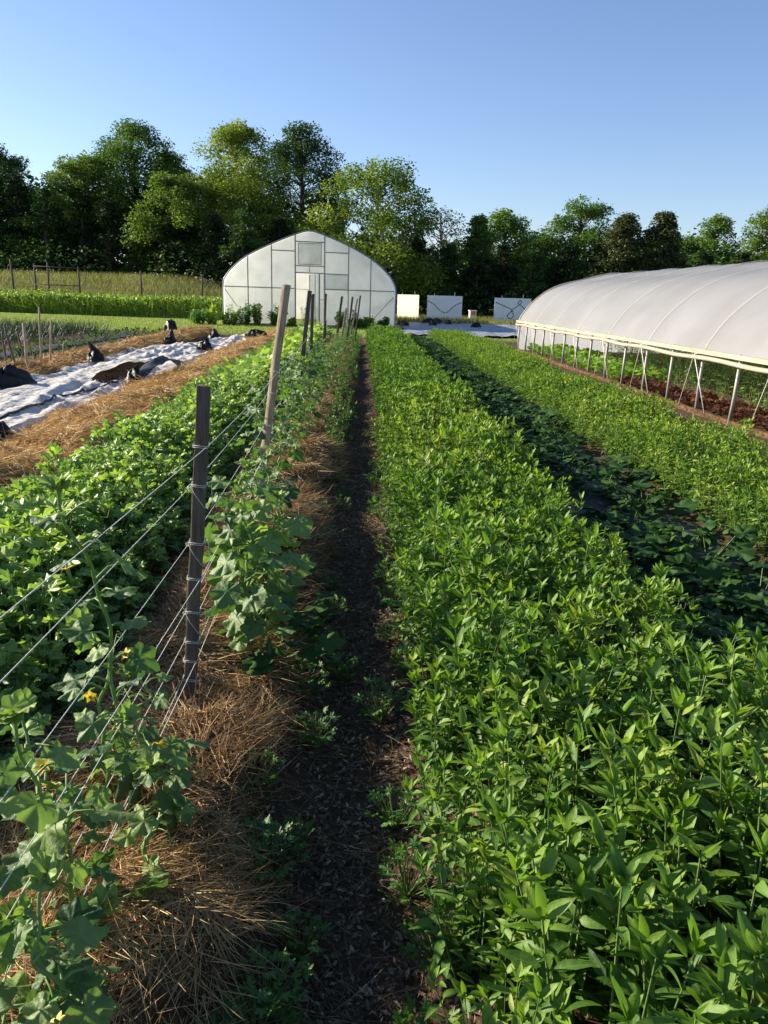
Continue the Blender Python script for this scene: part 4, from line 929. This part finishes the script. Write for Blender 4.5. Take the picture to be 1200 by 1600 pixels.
# ------------------------------------------------------------------ white boards, hive box, tarp
def board(cx,cy,yaw,w,h,mt,lab,z0=.12,dash=None):
    r=empty('display_board',(cx,cy,0),yaw,lab,'board'); nm=NM(); nm.box((0,0,z0+h/2),(w,.03,h)); b_=nm.build('panel',M[mt],r)
    md=b_.modifiers.new('b','BEVEL'); md.width=.004
    for s_ in (-.3,.28):
        nm=NM(); nm.tube([(w*s_,.05,-.2),(w*s_,.05,z0+h+.14+.1*(s_>0))],.018,6); nm.build('post',M['metal'],r)
    if dash:
        nm=NM()
        for (x,z,a) in dash:
            c,s_=math.cos(a),math.sin(a); nm.box((x,-.021,z),(.13,.012,.055),rot=((c,0,-s_),(0,1,0),(s_,0,c)))
        tag(nm.build('dashed_line',M['black'],r),'black dashed curve')
    return r
def dashes(pts,n):
    P=crs(pts,12); s=np.concatenate([[0],np.cumsum(np.linalg.norm(np.diff(P,axis=0),axis=1))]); out=[]
    for i in range(n):
        t=s[-1]*(i+.5)/n; x=np.interp(t,s,P[:,0]); z=np.interp(t,s,P[:,1]); x2=np.interp(t+.02,s,P[:,0]); z2=np.interp(t+.02,s,P[:,1]); out.append((x,z,math.atan2(z2-z,x2-x)))
    return out
board(3.12,55.1,R_(-60),2.6,1.62,'board_cream','cream board catching the sun, nearest the big greenhouse',.12)
board(5.47,54,R_(-3),2.30,1.62,'board_white','white board with a V-shaped dashed black line, between the cream board and the hive box',.12,
      dashes([(-1.12,1.38),(-.75,1.2),(-.35,.86),(0,.65),(.3,.78),(.65,1.12),(1.12,1.34)],15))
board(9.78,53,R_(-3),2.35,1.68,'board_white','white board with a looping dashed black line, half hidden by the low tunnel',.02,
      dashes([(-1.12,1.42),(-.6,1.22),(-.05,.95),(-.3,.62),(-.12,.40),(.08,.6),(.0,.95),(.3,1.2),(.55,1.42),(.48,1.58),(.35,1.4),(.6,1.2),(.95,.92)],26))
hv=empty('hive_box',(7.75,57,0),.1,'small white box on a stand with an orange front panel between the boards','box')
nm=NM(); nm.box((0,0,.16),(.34,.34,.12)); nm.box((-.13,-.13,.06),(.05,.05,.2)); nm.box((.13,-.13,.06),(.05,.05,.2)); nm.build('stand',M['lumber'],hv)
nm=NM(); nm.box((0,0,.5),(.44,.42,.55)); nm.build('body',M['board_white'],hv)
nm=NM(); nm.box((0,-.222,.62),(.34,.02,.26)); nm.build('front_panel',M['orange'],hv)
nm=NM(); nm.box((0,0,.80),(.52,.5,.05)); nm.build('lid',M['board_white'],hv)
nm=NM(); yy4=np.arange(34.3,52.2,.16); uu4=np.linspace(2.0,11.5,80); U,Y=np.meshgrid(uu4,yy4); Zt=gz(U,Y)+.07+.10*np.abs(fbm(U*.9,Y*2.2,4))+.05*fbm(U*4,Y*4,2)
U2=U+.3*fbm(Y*.5,U*.2,2); id2=np.arange(U.size).reshape(U.shape);a=id2[:-1,:-1].ravel();b=id2[:-1,1:].ravel();c=id2[1:,1:].ravel();d=id2[1:,:-1].ravel()
nm.add(np.stack([U2.ravel(),Y.ravel(),Zt.ravel()],1),np.concatenate([np.stack([a,b,c],1),np.stack([a,c,d],1)]))
M['tarp']=plain_mat('grey_blue_tarp',[(0,(.07,.08,.10)),(.45,(.22,.24,.28)),(1,(.50,.51,.54))],7,.5,.5,bump=.3,stretch=(.5,1.6,1))
tag(nm.build('ground_sheet',M['tarp'],smooth=True),'large wrinkled pale ground sheet spread before the white boards','ground sheet')
for i,(x,y,sx,lab) in enumerate([(2.25,42.6,.8,'black bag at the greenhouse corner on the pale sheet'),(2.0,43.5,.45,'second black bag tucked behind the one at the greenhouse corner'),(4.0,48.5,1.0,'black bag heap under the V-lined board'),(5.0,47.0,.6,'small black bag in the middle of the pale sheet'),(3.9,44.5,.7,'black bag near the front of the pale sheet'),(6.1,43.2,.8,'low black bag toward the right of the pale sheet'),(4.6,49.5,.9,'black bag beside the heap below the boards')]):
    bag('sandbag',(x,y,.14),(sx,sx*.6,.28),.06,30+i,lab,rnd.random()*3,group='black bags on the pale ground sheet')

# ------------------------------------------------------------------ fence in the meadow
fp=[(-25.0,3.43,-24.9),(-23.35,3.17,-23.35),(-22.4,3.28,-22.45),(-20.25,3.04,-20.25),(-15.85,2.90,-15.85),(-11.5,2.80,-11.5)]
labs=['leftmost fence post, leaning slightly','left post of the paired gate posts','right post of the paired gate posts','post closing the railed gap','single meadow fence post left of the middle','meadow fence post nearest the big greenhouse']
for (x,zt,xb),lab in zip(fp,labs):
    nm=NM(); z0=bz(x,60); nm.tube([(xb,60,z0-.3),((x+xb)/2,60,(z0+zt)/2),(x,60,zt)],[.075,.07,.062],7); tag(nm.build('fence_post',M['wood_dark'],smooth=True),'dark wooden '+lab,'fence post','wooden posts of the meadow fence')
nm=NM()
for z1,z2 in ((3.0,2.93),(1.75,1.72)): nm.tube([(-23.35,60-.06,z1),(-20.25,60-.06,z2)],.035,6)
tag(nm.build('fence_rail',M['wood_dark'],smooth=True),'two dark horizontal rails closing the gap in the meadow fence','rails')
nm=NM()
for z in (2.6,2.1,1.6): nm.tube([(-40,60.08,z+.2),(-25,60.08,z),(-20.25,60.08,z-.05),(-15.85,60.08,z-.15),(-11.5,60.08,z-.25),(-7.5,60.08,z-.35)],.008,4)
tag(nm.build('fence_wire',M['metal']),'thin wire strands linking the meadow fence posts','wire')

# ------------------------------------------------------------------ trees
def tree(x,y,top,w,kind,shape,label,cat='tree',seed=0,n=7000,leaf=.30,name='deciduous_tree',low=.18,gap=.35,bark='bark',clump=None,group='trees of the treeline'):
    g=np.random.default_rng(seed); zb=bz(x,y); H=(top-zb)*.96
    root=empty(name,(x,y,zb),0,label,cat,group)
    nm=NM(); lean=g.normal(0,.02,2); k=8; zt=np.linspace(0,H*.93,k); tr=np.stack([lean[0]*zt+.1*np.sin(zt*.5+seed),lean[1]*zt,zt],1); rad=.024*H*(1-zt/(H*.97))**.8+.03
    nm.tube(tr,rad,8)
    def env(t):   # half-width of the crown at relative height
        if shape=='tall': return w*(.72+.5*math.sin(math.pi*min(1,t*.9+.12)))*(1 if t<.55 else max(.2,1-((t-.55)/.45)**2.2*.8))*.85
        if shape=='round': return w*math.sqrt(max(.03,1-((t-.48)/.53)**2))
        if shape=='cone': return w*(1.02-t**1.3)*.95+.12
        if shape=='wide': return w*math.sqrt(max(.03,1-((t-.40)/.60)**2))
        return w*.8
    C=[];nc=clump or int((34+H*2.6)*(1.45 if shape=='tall' else (2.6 if shape=='cone' else 1.15)))
    for i in range(nc):
        t=low+(.96-low)*g.random()**.8; e=env(t); a=g.random()*6.283; r=e*(g.random()**.45)*.88
        c=np.array((tr[-1][0]*t+math.cos(a)*r,math.sin(a)*r,t*H)); s_=((.19 if shape!='cone' else .13)*w*g.uniform(.6,1.5)+.3)*(1-.45*t)
        C.append((c,s_))
    if shape=='tall':
        for q in range(5): C.append((np.array((g.normal(0,.24*w),g.normal(0,.24*w),H*g.uniform(.76,.93))),.13*w+.22))
    if shape in('round','wide'):
        for q in range(4): C.append((np.array((g.normal(0,.26*w),g.normal(0,.26*w),H*g.uniform(.80,.92))),.13*w+.2))
    C.append((np.array((tr[-1][0],tr[-1][1],H*.97)),.07*w+.25))
    for i,(c,s_) in enumerate(C):
        if g.random()<.7:
            zj=max(.12*H,c[2]-np.hypot(c[0],c[1])*g.uniform(.5,1.1)-.3); b=np.array([np.interp(zj,zt,tr[:,q]) for q in range(3)]); b[2]=zj
            nm.tube([b,(b+c)/2+np.array((0,0,-.12*np.hypot(c[0]-b[0],c[1]-b[1])))+g.normal(0,.08,3),c],[.012*H*.45+.02,.035,.015],5,.5,0,False)
    nm.build('trunk',M[bark],root,True)
    wt=np.array([s_**2 for c,s_ in C]); wt/=wt.sum(); ci=g.choice(len(C),n,p=wt); cc=np.array([C[i][0] for i in ci]); ss=np.array([C[i][1] for i in ci])
    v=g.normal(0,1,(n,3)); v/=np.linalg.norm(v,axis=1,keepdims=True); rr=(.45+.6*g.random(n)**.6)+.25*g.normal(0,.5,n)
    sub=1+.25*np.sin(v[:,0]*6+ci)*np.cos(v[:,1]*5+ci*2)
    flat=.72 if shape!='cone' else .5
    P=cc+v*(ss*rr*sub)[:,None]*np.array((1.1,1.1,flat));     P[:,2]=np.maximum(P[:,2],.15)
    el=g.uniform(-.7,.9,n); az=np.arctan2(v[:,1],v[:,0])+g.normal(0,1.0,n); D=np.stack([np.cos(az)*np.cos(el),np.sin(az)*np.cos(el),np.sin(el)],1)
    F_=frames(D,g.normal(0,.8,n))*(leaf*g.uniform(.55,1.25,n))[:,None,None]
    cr=NM(); ct=g.normal(0,.13,len(C)); tt=np.clip(.45+ct[ci]+g.normal(0,.16,n),0,1); cr.leaves(CARD4,F_,P,tt,0)
    cr.build('crown',M[kind],root,False); return root
CARD4=strip_leaf(1,.72,2,.2,.15,0,lambda t:(1.0 if .2<t<.9 else .25))
V_,F_4,a4,b4=CARD4
TREES=[
 (-36.6,86,15.2,3.6,'t_dark','round','dark broad tree cut by the left edge of the treeline'),
 (-30.4,84,11.6,4.4,'t_mid','wide','mid-height green tree second from the left edge, behind dark cedars'),
 (-27.2,84,14.2,4.0,'t_light','round','lighter olive tree with a smooth rounded top, left of the tallest twin-topped tree'),
 (-22.6,86,18.2,4.6,'t_mid','tall','tall twin-topped green tree in the left part of the treeline'),
 (-19.9,88,15.4,3.4,'t_mid','tall','dark shoulder tree leaning against the tall twin-topped one'),
 (-16.6,77,11.6,3.9,'t_light','wide','low pale green tree in front, between the two tallest groups'),
 (-12.0,80,17.2,3.9,'t_yellow','tall','airy yellow green tree with visible pale limbs beside the tall dark one'),
 (-6.0,86,18.6,4.2,'t_dark','tall','tallest dense dark tree directly behind the big greenhouse'),
 (-4.2,74,8.0,2.2,'t_yellow','round','small bright tree peeking over the greenhouse ridge'),
 (1.0,72,12.8,4.9,'t_yellow','wide','broad sunlit yellow green tree right of the greenhouse ridge'),
 (8.2,86,10.6,3.0,'t_grey','round','greyish half-bare tree with brown twigs'),
 (11.2,80,9.6,2.5,'t_mid','cone','pointed green tree right of the half-bare one'),
 (14.2,83,10.4,2.9,'t_mid','tall','green tree with two pointed tops in the middle right'),
 (18.2,86,8.8,2.8,'t_dark','round','dark low tree in the dip of the treeline'),
 (21.8,84,12.0,3.4,'t_mid','round','large rounded green tree rising above the low tunnel'),
 (23.0,73,9.4,3.4,'t_cedar','cone','conical cedar right of the large rounded tree'),
 (26.0,72,9.5,3.2,'t_cedar','cone','brownish green cedar with drooping tips, second cedar from the left'),
 (31.5,92,8.0,4.0,'t_mid','wide','low tree behind the roof of the low tunnel'),
 (35.2,94,9.2,3.2,'t_mid','round','low rounded tree between the cedars and the right edge group'),
 (39.2,92,11.6,2.5,'t_mid','tall','slim tall tree near the right edge'),
 (43.2,88,12.8,3.0,'t_light','tall','tallest tree at the right edge of the treeline'),
 (47.5,90,11.5,3.5,'t_mid','round','tree just past the right edge of the photo frame'),
]
for i,(x,y,top,w,kd,sh,lab) in enumerate(TREES):
    big=top>14
    tree(x,y,top+.2,w*(1.4 if sh=='tall' else 1.25),kd,sh,lab,seed=1000+i,n=int(5200+1500*w*top/4.0*(1.0 if sh!='cone' else 1.2)) if kd!='t_grey' else 3600,leaf=.22 if kd!='t_cedar' else .22,low=.15 if sh!='tall' else .18,bark='bark_pale' if kd in('t_yellow','t_grey') else 'bark',name='cedar_tree' if kd=='t_cedar' else 'deciduous_tree')
# dark cedars along the lower front of the wood
cl=[(-40,84,11),(-36.6,83,10.4),(-33,82,11.6),(-29.6,80,10.2),(-26.4,80,9.4),(-23.4,78,8.9),(-20,78,9.0),(-16.4,75,7.8),(-12.6,73,7.8),(-10.0,71,8.2),(-7.4,73,8.0),(5.2,76,7.4),(7.9,75,6.6),(10.2,74,5.9),(12.8,74,6.6),(15.6,75,6.2),(18.3,74,6.8),(20.6,73,7.0),(28.6,76,6.4),(32,77,6.6),(36,78,6.8),(40,80,7)]
for i,(x,y,t) in enumerate(cl):
    tree(x,y,t+bz(x,y)*.3,2.7 if i<11 else 2.4,'t_cedar_dark' if i%3 else 't_dark','cone',['dark evergreen standing low at the front of the wood','dark bushy evergreen in the shaded front of the wood'][0],seed=1200+i,n=6000,leaf=.21,low=.03,name='evergreen_tree',clump=60,group='dark evergreens along the front of the wood')
nm=NM(); n=70000; Xb=rng.uniform(-70,75,n); Yb=rng.uniform(84,104,n); zt_=(6.6+3.0*vnoise(Xb*.22,Yb*.1)*1.6+1.6*vnoise(Xb*.9,Yb*.5)); zt_=np.where(Xb<-2,zt_+2.6,zt_); zt_=np.where((Xb>2)&(Xb<8),zt_-.5,zt_)
zt_=zt_*np.where(Xb<-2,1.12,1.12); Zb=gz(Xb,Yb)+zt_*rng.random(n)**.8; scatter(nm,[CARD4],np.stack([Xb,Yb,Zb],1),rng.uniform(.35,.8,n),(-.6,1.0),(0,.8))
tag(nm.build('woodland',M['t_dark']),'dark mass of woodland filling in behind the separate trees','woodland',kind='stuff')
nm=NM(); n=9000; Xb=rng.uniform(-45,50,n); Yb=rng.uniform(70,75,n)+5*(Xb<-18); Zb=gz(Xb,Yb)+2.4*rng.random(n)*(.6+.8*(vnoise(Xb*.5,Yb*.5)+.5)); scatter(nm,[CARD4],np.stack([Xb,Yb,Zb],1),rng.uniform(.18,.4,n),(-.4,1.2),(0,.8))
tag(nm.build('undergrowth',M['t_dark']),'shrubby undergrowth along the foot of the wood','undergrowth',kind='stuff')
